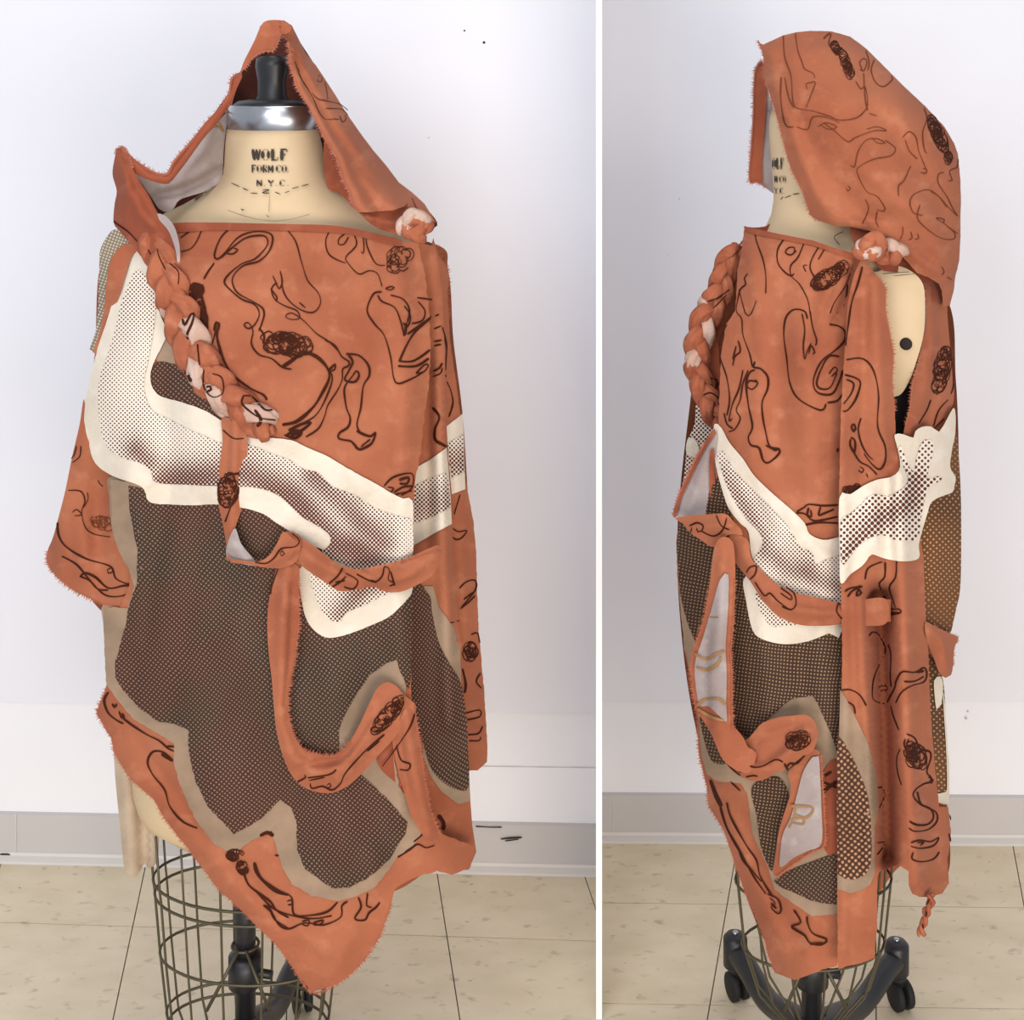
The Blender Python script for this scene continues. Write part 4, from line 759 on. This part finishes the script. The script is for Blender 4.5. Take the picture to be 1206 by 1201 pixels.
# dark inner roll below the hood, knot, shoulder
DSR = Folds(lambda x, y: GBR(x, y)-.01, [(Q('r', '800 850 880 880 960 930'), 4, .01), (Q('r', '820 880 900 920'), 3, -.01)], .002, 42)
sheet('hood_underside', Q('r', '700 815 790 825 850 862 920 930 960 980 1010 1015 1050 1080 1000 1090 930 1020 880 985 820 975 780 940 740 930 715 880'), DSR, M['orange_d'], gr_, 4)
k3 = empty('shoulder_knot', (px(1028, 2.0), 2.0, H-(295-CY)*2.0/F)); k3.parent = gr_; k3.matrix_parent_inverse = WORLD(gr_).inverted()
knot(k3, 1024, 292, 2.0, 19, [M['pale_o'], M['orange_o'], M['orange_o']], 13, 11)
knot(k3, 1050, 300, 2.012, 15, [M['orange_o'], M['orange_o'], M['pale_o']], 6, 5)
# rear panel beside the armhole, painted shade in the gap
DRe = Folds(lambda x, y: GBR(x, y)-.008, [(pl_('1090 340 1100 400 1090 460'), 6, .010), (pl_('1104 350 1108 440 1090 500'), 5, -.008)], .0015, 44)
rp = sheet('rear_panel', Q('s', '955 275 1010 285 1052 335 1064 480 1075 600 1085 700 1085 760 1070 800 1010 880 950 900 900 900 905 850 920 790 930 700 955 610 975 520 985 440 978 350'), DRe, M['orange'], gr_, 5)
fringe(rp, DRe, Q('s', '905 850 920 790 930 700 955 610 975 520 985 440 978 350'), M['fray'], 4, .001, -1, 1.2)
ink(rp, DRe, scrib(1109, 436, 9, 27, 12, 70, 1.4)+cs('s', [('955 850 985 800 1000 760', 1.8), ('1010 860 1030 800 1065 760', 1.8), ('1000 880 1050 830', 1.6), ('1080 620 1085 700 1075 740', 1.6)]), M['ink'], 1.6)
sheet('armhole_shade', Q('s', '850 690 930 690 935 800 900 900 860 900'), lambda x, y: GBR(x, y)+.045, M['brown'], gr_, 6)  # near-black sheet painting the shade inside the armhole opening
# ochre net on the back hip
DB = Folds(lambda x, y: GBR(x, y)+.006, [(pl_('1100 620 1104 700'), 8, .006)], .0015, 45)
ocn = sheet('ochre_net_panel', Q('t', '1080 70 1098 120 1105 200 1112 350 1112 600 1105 690 1085 790 1070 840 1030 850 980 820 955 780 940 600 960 420 985 300 1020 200'), DB, M['ochre_net'], gr_, 6)
on2 = sheet('ochre_net_panel', Q('u', '985 30 1040 110 1055 250 1062 400 1066 560 1020 575 1000 400 990 200'), DB, M['ochre_net'], gr_, 6)
sheet('white_edge', Q('u', '1012 130 1035 115 1045 150 1038 220 1022 238 1015 200'), DB.off(.004), M['white'], gr_, 4)
sheet('white_edge', Q('u', '1045 170 1056 260 1064 400 1068 430 1068 560 1060 592 1022 580 1022 552 1055 545 1060 500 1056 380 1048 250'), DB.off(.004), M['white'], gr_, 4)
# front panel left of the seam
mf = pl_('877 268 888 272 916 277 957 285 986 295 1008 301 1014 309 1004 335 1000 360 998 407 996 483 994 580 994 690 996 760 990 887 989 1000 989 1130 985 1138 971 1141 936 1154 913 1146 905 1126 897 1095 878 1051 864 1010 853 978 835 950 832 925 823 887 821 845 812 792 808 765 803 730 798 682 796 638 801 613 820 600 835 560 846 500 849 420 855 382 866 366 869 314 873 295')
mfo = sheet('front_drape', mf, DM, M['orange'], gr_, 6, rnd=False, fray=.5)
fringe(mfo, DM, Q('u', '90 20 100 100 130 270 135 400 165 520 175 600 230 690 265 790 310 920 370 1060 395 1150')+Q('v', '483 545 500 590'), M['fray'], 4.5, .001, 1, 1.2)
DMf = DM
sheet('neckline_binding', pl_('876 266 888 269 916 275 957 283 986 293 1008 299 1006 306 986 299 957 289 916 281 888 276 877 272'), DM.off(.003), M['orange_d'], gr_, 4, rnd=False)
sheet('neckline_far_side', Q('r', '305 812 345 815 385 810 408 798 412 830 440 850 340 828'), lambda x, y: DA-.03+0*x, M['orange_d'], gr_, 4)
net = pl_('801 613 820 606 846 560 862 610 880 660 900 680 940 700 989 700 992 860 986 886 975 855 965 833 957 819 932 823 916 836 905 845 892 858 880 868 868 860 863 845 840 800 822 762 812 740 804 715 799 682 797 638')
g1 = sheet('burnout_border', pl_('800 700 830 720 870 840 900 846 918 832 934 818 957 812 972 826 990 868 990 1076 957 1079 938 1066 913 1048 905 1022 886 981 880 934 872 922 845 920 833 912 826 890 823 845 815 800 806 765'), DM.off(.0018), M['grey'], gr_, 7, rnd=False, thick=.0006, fray=.5)
sheet('orange_inset', Q('u', '600 470 655 440 655 760 605 760 600 600'), DM.off(.0036), M['orange_d'], gr_, 6)
n1 = sheet('net_panel', net, DM.off(.0042), M['net3'], gr_, 6, rnd=False, thick=.0006, fray=.4, warp=lambda x, y: (x+.0022*(y-760)*1.0, y+.0011*(x-900)**2*.5))
sheet('net_panel', Q('u', '335 525 430 490 470 560 450 640 430 700 412 820 408 842 385 800 365 740 352 640'), DM.off(.0042), M['net3'], gr_, 6, thick=.0006)
sheet('net_panel', Q('u', '140 262 180 320 210 400 235 440 190 435 170 400 150 330'), DM.off(.0042), M['net3'], gr_, 6, thick=.0006)
sheet('net_panel', Q('u', '415 880 450 850 520 820 640 775 660 775 660 965 600 960 550 948 490 920 440 900'), DM.off(.0046), M['net'], gr_, 6, thick=.0006, rnd=False)
# white band over the front panel
wbp = Q('t', '195 60 220 75 250 130 300 190 340 250 400 310 480 380 530 430 548 470 600 492 655 482 668 480 668 830 620 840 540 870 450 880 370 860 335 825 312 720 302 640 345 600 330 540 320 460 290 430 250 380 230 330 210 260 195 190 190 120')
DW = DM.off(.006)
w4 = sheet('white_band', wbp, DW, M['white'], gr_, 6)
toneR = lambda x, y: np.clip(.25+.55*np.exp(-(seg_dist(x, y, [(850, 560), (880, 600), (905, 650), (930, 670), (985, 690)])/16)**2)+.3*np.exp(-(seg_dist(x, y, [(940, 630), (955, 660)])/14)**2), 0, 1)
sheet('halftone_print', Q('t', '205 170 225 160 250 205 300 270 360 325 420 390 470 445 515 520 545 530 562 550 570 585 600 570 640 555 668 545 668 725 600 715 500 695 430 665 370 600 340 570 372 510 365 470 310 410 270 350 240 290 220 230'), DW.off(.0016), M['half'], w4, 5, tone=toneR, thick=0)
sheet('halftone_print', Q('t', '348 690 400 730 440 770 500 805 450 812 405 812 375 775 355 730'), DW.off(.0016), M['half'], w4, 5, tone=lambda x, y: .5+0*x, thick=0)
bst = [('345 135 350 170 375 240 385 300 385 365', 1.8), ('458 155 430 200 430 250 455 285 480 300 490 290', 1.9), ('500 205 478 222 458 212 470 195 492 195 488 220', 1.8), ('530 170 505 230 478 262 480 300 510 330 540 385 550 435', 1.8), ('540 260 525 262 535 285', 1.5), ('590 180 560 230 550 270 570 310', 1.8), ('610 190 580 240', 1.5),
 ('318 290 305 310 310 330 290 350 282 380 275 430 295 460 300 520 325 590 335 640', 1.8), ('285 350 310 440 330 440 350 390', 1.3), ('345 618 340 640 365 645 392 675 392 720 372 770 375 830 385 880 400 935 435 945 432 965 395 995 375 985 360 940 330 930 320 900 335 860 320 780 312 700 325 660 345 650', 2.8), ('355 695 325 690 315 710 335 722 355 700 345 685', 2), ('385 930 420 950 430 948', 2.6), ('300 650 285 720 260 780 248 840 260 830', 2.2), ('320 650 300 700 290 760 275 800 290 830 270 870 245 880', 2), ('282 540 290 580 270 600 262 635', 2), ('275 560 262 610', 1.8), ('240 480 215 530 215 600 240 680 250 760 240 820', 2),
 ('540 460 530 432 490 425 460 455 452 520 462 600 475 700 510 760 590 800 610 775', 2.2), ('520 440 530 500 525 560 530 610 540 580 555 550', 2), ('550 430 560 490 575 540 570 560', 1.8), ('545 590 555 560 568 585 560 592', 1.8),
 ('622 480 660 488 680 510 675 545 640 580 600 610 575 650 562 700 580 735 630 740 655 700 672 650', 2.6), ('660 600 620 600 590 650 575 700 590 720 625 715 650 660', 2.4), ('620 665 640 640 652 650 630 675', 2), ('615 772 650 765 670 740', 2.4), ('655 940 650 955', 3), ('690 330 680 400 650 440', 2)]
ink(mfo, DM, cs('s', bst)+cs('t', [('500 388 530 370 545 360 600 365 655 362', 2.4), ('498 392 530 395 560 420 600 418 655 405', 2.4), ('530 437 580 428 655 430', 2.6), ('545 372 540 400 555 405 552 380', 2.6), ('590 368 582 400 600 395 640 378', 2.4), ('230 20 240 60 262 78', 2.4)]), M['ink'], 2)
ink(mfo, DM, scrib(974, 328, 20, 9, -30, 46, 1.4)+scrib(990, 318, 8, 12, 20, 16, 1.3), M['ink'], 1.4, .0022, 'pen_scribble')
ink(mfo, DM, cs('u', [('178 500 200 560 220 600', 5), ('215 600 240 680 290 770 340 860 385 925', 2.8), ('240 585 255 640 310 740 350 800 365 860 410 935', 2.6), ('285 762 300 800 335 840 370 880', 2.4), ('390 925 430 945 442 985 430 998 405 975 420 960 400 940', 2.2), ('405 960 425 980', 3), ('490 985 515 1030 482 1045 495 1058 530 1080 550 1108 590 1115 612 1095 560 1072 540 1030 540 1008', 2.8), ('550 1112 600 1108', 3), ('255 508 290 542', 2.2)]), M['ink'], 2.2, .003)
for dd in (lambda s: ink(n1, DM, s, M['ink'], 2, .006, 'edge_marks'),): dd(cs('u', [('600 490 630 470', 2.4), ('600 545 650 505 640 520', 3), ('600 510 650 530', 2)]))
# braid seen edge-on, front hip strip
b2 = empty('braid', (px(840, 2.1), 2.1, 1.3)); b2.parent = gr_; b2.matrix_parent_inverse = WORLD(gr_).inverted()
dbr2 = lambda x, y: DA-.05
sheet('shoulder_strip', Q('s', '300 165 285 210 275 300 265 360 230 420 215 520 212 620 228 700 250 800 250 860 205 860 170 800 150 700 165 560 170 480 200 380 225 290 255 230'), lambda x, y: DA-.045+0*x, M['orange_d'], gr_, 5)
braid(Q('s', '285 190 240 260 225 330 195 400 160 470 140 540 130 610 140 680 165 750 200 820 215 860'), 32, .009, 2.8, dbr2, b2, [M['orange_o'], M['pale_o']], 4)
fringe(b2, lambda x, y: DA-.06+0*x, Q('s', '300 175 262 225 240 270 205 310 190 380 160 400 128 460 122 500 140 540 100 570 95 620 120 680 130 740'), M['fray_p'], 4, .002, 1, 1)
ink(b2, on_strands(b2, DA-.05), cs('s', [('170 395 210 380 250 350', 1.6), ('190 420 240 370', 1.4), ('150 745 180 735 215 760 230 790', 2), ('180 680 205 690 200 715', 2)]), M['ink'], 1.6, .0)
sheet('hip_net', Q('s', '130 760 120 850 95 920 80 1050 76 1080 110 1060 150 960 200 890 170 830'), lambda x, y: DA-.02+0*x, M['half'], gr_, 5, tone=lambda x, y: .65+0*x)
sheet('white_edge', Q('s', '98 900 130 920 135 975 90 960'), lambda x, y: DA-.025+0*x, M['white'], gr_, 4)
# loop flap sticking out at the front, strap below it
DFl = Folds(lambda x, y: DA-.15+.0009*np.maximum(0, 845-x), [(Q('t', '190 110 150 230 100 380'), 6, .006), (Q('t', '180 200 190 380'), 4, -.006)], .001, 51)
ff = sheet('loop_inside', Q('t', '192 82 205 100 200 200 205 300 225 380 235 400 180 405 120 402 60 408 42 398 65 330 90 270 120 205 160 140'), DFl, M['lining'], gr_, 4)
sheet('loop_edge', Q('t', '195 78 200 95 165 145 130 210 100 275 72 335 55 395 48 412 38 402 60 322 88 262 118 195 155 130'), DFl.off(.005), M['orange_d'], gr_, 3.5)
sheet('loop_fold', Q('t', '178 160 192 150 195 240 200 330 215 395 190 395 176 300'), DFl.off(.005), M['orange_d'], gr_, 3.5)
fringe(ff, DFl.off(.005), Q('t', '155 130 118 197 88 264 60 324 38 400'), M['fray_p'], 4, .002, 1, 1.1)
DLb = Folds(lambda x, y: DA-.21+.0012*np.maximum(0, 850-x), [(Q('t', '100 450 180 440 260 440'), 5, .010)], .001, 52)
lb = sheet('strap_loop', Q('t', '48 412 100 402 180 396 235 395 262 420 295 455 300 475 260 470 235 480 190 518 140 490 100 462 75 430'), DLb, M['orange'], gr_, 3.5)
ink(lb, DLb, cs('t', [('100 440 130 428 152 440 145 460 132 462 128 448', 2), ('145 460 190 478 225 455 240 410', 2), ('200 400 220 440 250 455', 1.8), ('105 465 110 445', 1.8)]), M['ink'], 2)
DXs = Folds(lambda x, y: GBR(x, y)-.028, [(Q('t', '300 520 340 620 400 700 500 750 660 770'), 9, .012), (Q('t', '380 660 460 720 600 745'), 3, -.004)], .001, 53)
xs_ = sheet('cross_strap', Q('t', '250 470 300 480 322 500 328 545 345 580 400 635 440 665 500 690 600 712 680 730 760 712 835 715 835 800 760 812 680 806 600 812 510 808 430 775 375 720 330 650 290 600 262 560 258 510'), DXs, M['orange'], gr_, 4)
ink(xs_, DXs, cs('t', [('312 615 325 595 350 590 345 620 325 640', 1.9), ('345 650 380 700 400 690 430 720 470 750', 1.9), ('440 670 480 700 478 715 440 690', 2), ('445 740 480 752 498 730 490 690 460 668', 1.9), ('655 730 650 760 680 800', 2.2), ('650 728 672 732', 3)]), M['ink'], 2)
# hanging strap, pale side out
DHS = Folds(lambda x, y: DA-.225+.0011*np.maximum(0, 850-x)+0*y, [(Q('t', '230 560 210 800 190 1000 200 1190'), 7, .006), (Q('t', '170 820 160 1000 170 1190'), 4, -.005)], .0012, 54)
h1 = sheet('hanging_strap', Q('t', '195 515 230 480 262 500 270 560 272 640 266 800 258 900 262 1000 262 1100 264 1200')+Q('u', '264 300 300 340 320 380 350 400 330 470 290 470 240 440 212 400 180 325 140 262 126 230')+Q('t', '120 1100 110 1040 105 960 120 890 150 800 175 660'), DHS, M['orange'], gr_, 5)
h1l = sheet('strap_lining', Q('t', '215 640 245 620 246 720 240 820 236 900 240 1000 238 1100 240 1170 215 1150 170 1110 140 1110 125 1040 122 950 150 860 180 760'), DHS.off(.004), M['lining'], gr_, 5)
ink(h1l, DHS.off(.004), cs('t', [('122 915 160 935 205 915 235 905', 4), ('125 965 165 975 205 955 218 925', 4), ('130 1110 160 1085 210 1085 235 1105', 4), ('130 1120 180 1150 230 1165', 3.4), ('175 780 210 780', 2)]), M['ochre_ink'], 3)
fringe(h1, DHS, Q('t', '272 640 266 800 258 900 262 1000 262 1100 264 1200'), M['fray'], 4, .003, -1, 1.1)
fringe(h1, DHS, Q('t', '175 680 150 800 120 890 105 960 110 1040 120 1100')+Q('u', '126 230 140 262'), M['fray'], 5, .003, 1, 1.1)
DCu = Folds(lambda x, y: GBR(x, y)-.034, [(Q('u', '230 420 300 460 400 460 480 390 540 320'), 10, .016), (Q('u', '330 370 400 330 500 300'), 5, -.006), (Q('u', '300 420 380 430 450 380'), 4, -.005)], .0012, 55)
cu = sheet('curled_strap', Q('u', '240 290 270 320 310 352 345 318 370 290 430 268 480 262 530 258 562 275 580 320 578 345 560 392 530 410 500 430 465 460 430 472 390 495 345 505 300 492 255 462 215 402 195 340'), DCu, M['orange'], gr_, 4)
ink(cu, DCu, cs('u', [('215 372 230 375 240 362 225 350', 1.6), ('225 408 260 405 300 420 330 450 370 450 420 425 450 435', 2.2), ('225 415 250 450 290 485', 1.8), ('285 460 295 458 298 470 288 472 284 462', 1.8), ('310 490 340 485 355 488', 1.8), ('460 460 475 440 500 440 530 410', 2.4), ('455 440 468 465', 3)])+scrib(938, 872, 16, 10, -15, 46, 1.6), M['ink'], 1.8)
ce = sheet('strap_end', Q('u', '470 470 520 425 560 385 592 410 598 500 604 600 606 740 560 770 500 810 430 862 412 852 425 760 432 700 455 620 475 560 478 520'), DCu.off(-.014), M['orange'], gr_, 4)
cl = sheet('strap_end_lining', Q('u', '525 470 560 415 582 412 588 500 592 600 592 735 540 765 490 790 440 825 440 760 450 700 478 640 500 560'), DCu.off(-.010), M['lining'], gr_, 4)
ink(cl, DCu.off(-.010), cs('u', [('480 598 555 602 556 625 530 642 490 630', 3.4), ('495 600 490 640 470 680', 3), ('478 650 520 640 525 665 480 660', 3)]), M['ochre_ink'], 3)
fringe(ce, DCu.off(-.012), Q('u', '592 410 598 500 604 600 606 740 560 770 500 810 430 862'), M['fray'], 4, .002, -1, 1.1)
# side layers right of the seam, nearer than the front panel
fs = [(pl_('997 320 993 420 992 560 993 690 996 820 994 1000 994 1120'), 6, .008), (pl_('1030 330 1036 440 1040 540'), 9, .010), (pl_('1018 340 1016 440 1014 560'), 7, -.008), (pl_('1060 560 1062 640 1066 740 1070 880 1078 1000 1080 1040'), 11, .030), (pl_('1036 700 1038 780 1042 900 1045 1010'), 10, -.085), (pl_('1085 600 1092 740 1100 900 1106 1030'), 6, -.006), (pl_('1012 700 1016 800 1024 900 1022 1020'), 6, .014),
      (pl_('1008 600 1012 640 1004 680'), 6, -.006), (pl_('1026 580 1030 640'), 6, .008), (pl_('1044 560 1046 650'), 5, -.006)]
DSd = Folds(lambda x, y: GBR(x, y)-.024, fs, .0018, 61)
s_low = pl_('989 640 1005 620 1040 610 1082 620 1088 660 1090 720 1093 760 1096 839 1101 902 1106 950 1117 950 1120 981 1116 1013 1118 1040 1110 1052 1096 1056 1083 1056 1074 1052 1070 1042 1070 1026 1064 1022 1058 1018 1048 1022 1036 1026 1033 1033 1033 1092 1030 1128 1018 1133 1001 1137 987 1141 986 1060 986 887 991 820 992 760 990 689')
sl = sheet('side_drape', s_low, DSd, M['orange'], gr_, 5, rnd=False, fray=.4)
ink(sl, DSd, cs('t', [('755 640 765 600 800 580 820 575', 2), ('830 575 828 630 808 655 820 690 845 745 880 750 888 762 840 772 830 765', 2.4), ('872 570 868 630 845 670 860 720 868 745', 2), ('838 765 885 765', 3), ('680 685 700 672 745 665 710 680 690 705', 2.2), ('720 690 735 678 742 690 722 700 735 660', 2.2), ('770 850 785 835 810 850 830 900 820 930 790 1000 782 1060 790 1090 830 1100 850 1070 865 1040 870 1010', 2), ('840 880 850 920 848 1000 852 1040', 1.6), ('805 1040 830 1035 835 1050 810 1055', 1.8), ('865 1030 890 985 940 985 975 968 985 990 975 1020 930 1035 890 1060 868 1100', 2.2), ('900 1020 940 1018 975 1000', 2.2), ('945 985 975 980', 4), ('850 1110 860 1150 880 1200', 1.6), ('668 1052 700 1050 735 1070 760 1110', 2), ('690 1095 712 1110 718 1140', 2)])+
    cs('u', [('905 348 900 370 915 400', 2.2), ('910 330 940 345 960 385 995 395 1000 420 985 470 1000 490 998 508 975 515 945 535 935 560 960 590 1000 610 1010 640 990 665 950 668 920 655', 2.6), ('990 490 1008 500 1000 515', 2.2), ('950 545 965 590 1018 620 1022 655 990 685 940 692 918 680', 2.2), ('945 545 955 550', 3), ('925 735 960 725 1000 730 1030 715 1010 745 960 755 925 748', 2), ('950 735 975 732 960 745', 2.4), ('935 770 930 795 965 805 1010 795 1032 768', 2), ('800 530 822 530 828 560 808 605', 1.8), ('800 735 830 735 800 780', 1.8), ('885 385 872 420 875 470 890 520', 1.3), ('1070 630 1074 650', 2), ('1068 700 1074 730', 2)])+scrib(1078, 889, 11, 22, -15, 62, 1.8), M['ink'], 2)
sheet('burnout_border', Q('u', '662 165 680 190 700 230 730 290 760 350 785 430 800 510 806 600 790 680 790 850 775 890 740 912 700 922 652 905 652 500 658 330'), DSd.off(.002), M['grey'], gr_, 5, rnd=False, thick=.0006)
sheet('net_panel', Q('u', '652 335 675 360 710 420 745 500 765 560 776 640 780 750 775 820 755 855 715 872 680 868 652 850 650 600'), DSd.off(.0036), M['net2'], gr_, 5, rnd=False, thick=.0006)
cu2 = sheet('strap_pass', Q('t', '755 712 800 710 850 714 850 796 800 800 755 806'), Off(lambda x, y: GBR(x, y)-.020, 0), M['orange'], gr_, 4, rnd=False)
su = Q('s', '735 248 762 250 800 300 832 345 832 430 845 500 862 590 856 690 866 800 868 900 884 990 880 1030 860 1120 760 1200 655 1200 658 1100 665 800 680 560 690 400 712 300')
spn = sheet('side_panel', su, DSd, M['orange'], gr_, 5, rnd=False, fray=.3)
fringe(spn, DSd, Q('s', '800 300 832 345 832 430 845 500 862 590 856 690 866 800'), M['fray'], 4.5, .001, -1, 1.2)
ink(spn, DSd, cs('s', [('685 612 745 608 785 650 805 740 802 860 830 935 830 990 810 1020 780 1000 750 960', 2.2), ('680 668 720 680 738 700 720 760 690 800 672 805', 2.4), ('685 685 712 700 705 735 675 778', 2.2), ('740 828 730 870 740 920 760 960 785 985', 2.2), ('715 850 720 870 712 880 705 860 715 850', 2.4), ('702 900 718 915 715 955 700 930 702 905', 2.8), ('710 950 735 990 770 1010 800 1040', 2.2), ('735 1010 750 1020 742 1032 730 1022', 1.8), ('745 265 728 330 705 400 690 500 682 560', 2.6), ('700 290 680 340 640 400 625 440', 2.2), ('760 1035 765 1050', 2)])+scrib(1003, 577, 11, 6, -10, 26, 2), M['ink'], 2)
# fingered white print over the side
hp = Q('t', '660 335 700 322 750 290 800 268 850 258 880 235 885 200 875 150 865 100 900 100 935 112 942 88 965 72 1000 70 1030 90 1045 70 1062 38 1085 0 1092 30 1090 100 1078 160 1072 222 1092 258 1088 290 1080 315 1040 330 1002 352 985 400 970 450 955 510 955 560 900 572 830 562 780 546 760 570 740 592 700 620 665 655 660 560')
DHn = DSd.off(.006)
hpo = sheet('hand_print_band', hp, DHn, M['white'], gr_, 5)
hh = Q('t', '664 428 700 395 740 360 770 330 800 322 840 330 880 310 905 290 915 262 895 210 878 150 888 140 905 185 922 225 938 240 945 190 960 140 975 120 1000 118 1012 135 1005 180 992 225 988 265 1005 262 1025 255 1045 262 1020 280 990 300 975 350 962 420 950 488 900 495 860 490 820 474 770 485 735 510 700 552 668 580')
sheet('halftone_print', hh, DHn.off(.0016), M['half2'], hpo, 5, tone=lambda x, y: .5+.35*np.exp(-(seg_dist(x, y, [(1000, 655), (1030, 615), (1075, 590), (1080, 560)])/14)**2)-.1*(y < 560), thick=0)
# sleeve end behind, twisted cord below
DP = Folds(lambda x, y: GBR(x, y)-.02, [(Q('t', '990 830 1040 870 1060 980'), 6, .012), (Q('t', '1010 860 1030 920'), 3, -.008)], .001, 71)
sv = sheet('sleeve_end', Q('t', '980 795 1010 812 1060 835 1102 855 1092 880 1085 910 1082 960 1075 995 1055 1006 1030 985 1010 930 990 880 978 830'), DP, M['orange'], gr_, 4)
fringe(sv, DP, Q('t', '1010 812 1060 835 1102 855 1088 900 1084 960'), M['fray_p'], 3, .001, -1, 1)
cpts = [p1(x, y, 2.04) for x, y in smooth_line(Q('u', '998 925 1000 960 985 990 982 1010 970 1040 962 1065 968 1078'), 2)]
for q in (0, math.pi):
    tw = [p+Vector((math.cos(i*.55+q), math.sin(i*.55+q), 0))*.0032 for i, p in enumerate(cpts)]
    v, f = tube(tw, .0036, 8); crumple(v, .0007, q); mesh('twisted_cord', v, f, M['orange_o'], gr_)
ink(gr_, lambda x, y: 2.034+0*x, cs('u', [('996 940 985 965', 2), ('985 990 980 1010', 2), ('968 1035 972 1055', 2)]), M['ink'], 1.8, .0, 'cord_marks')
for o in bpy.data.objects:
    if o.name.split('.')[0] in ('ink_drawing', 'pen_scribble', 'stitch_marks', 'stencil_lettering', 'cord_marks', 'edge_marks', 'scuff', 'caster_wheel') and o.name.split('.')[0] != 'caster_wheel': o['kind'] = 'stuff'
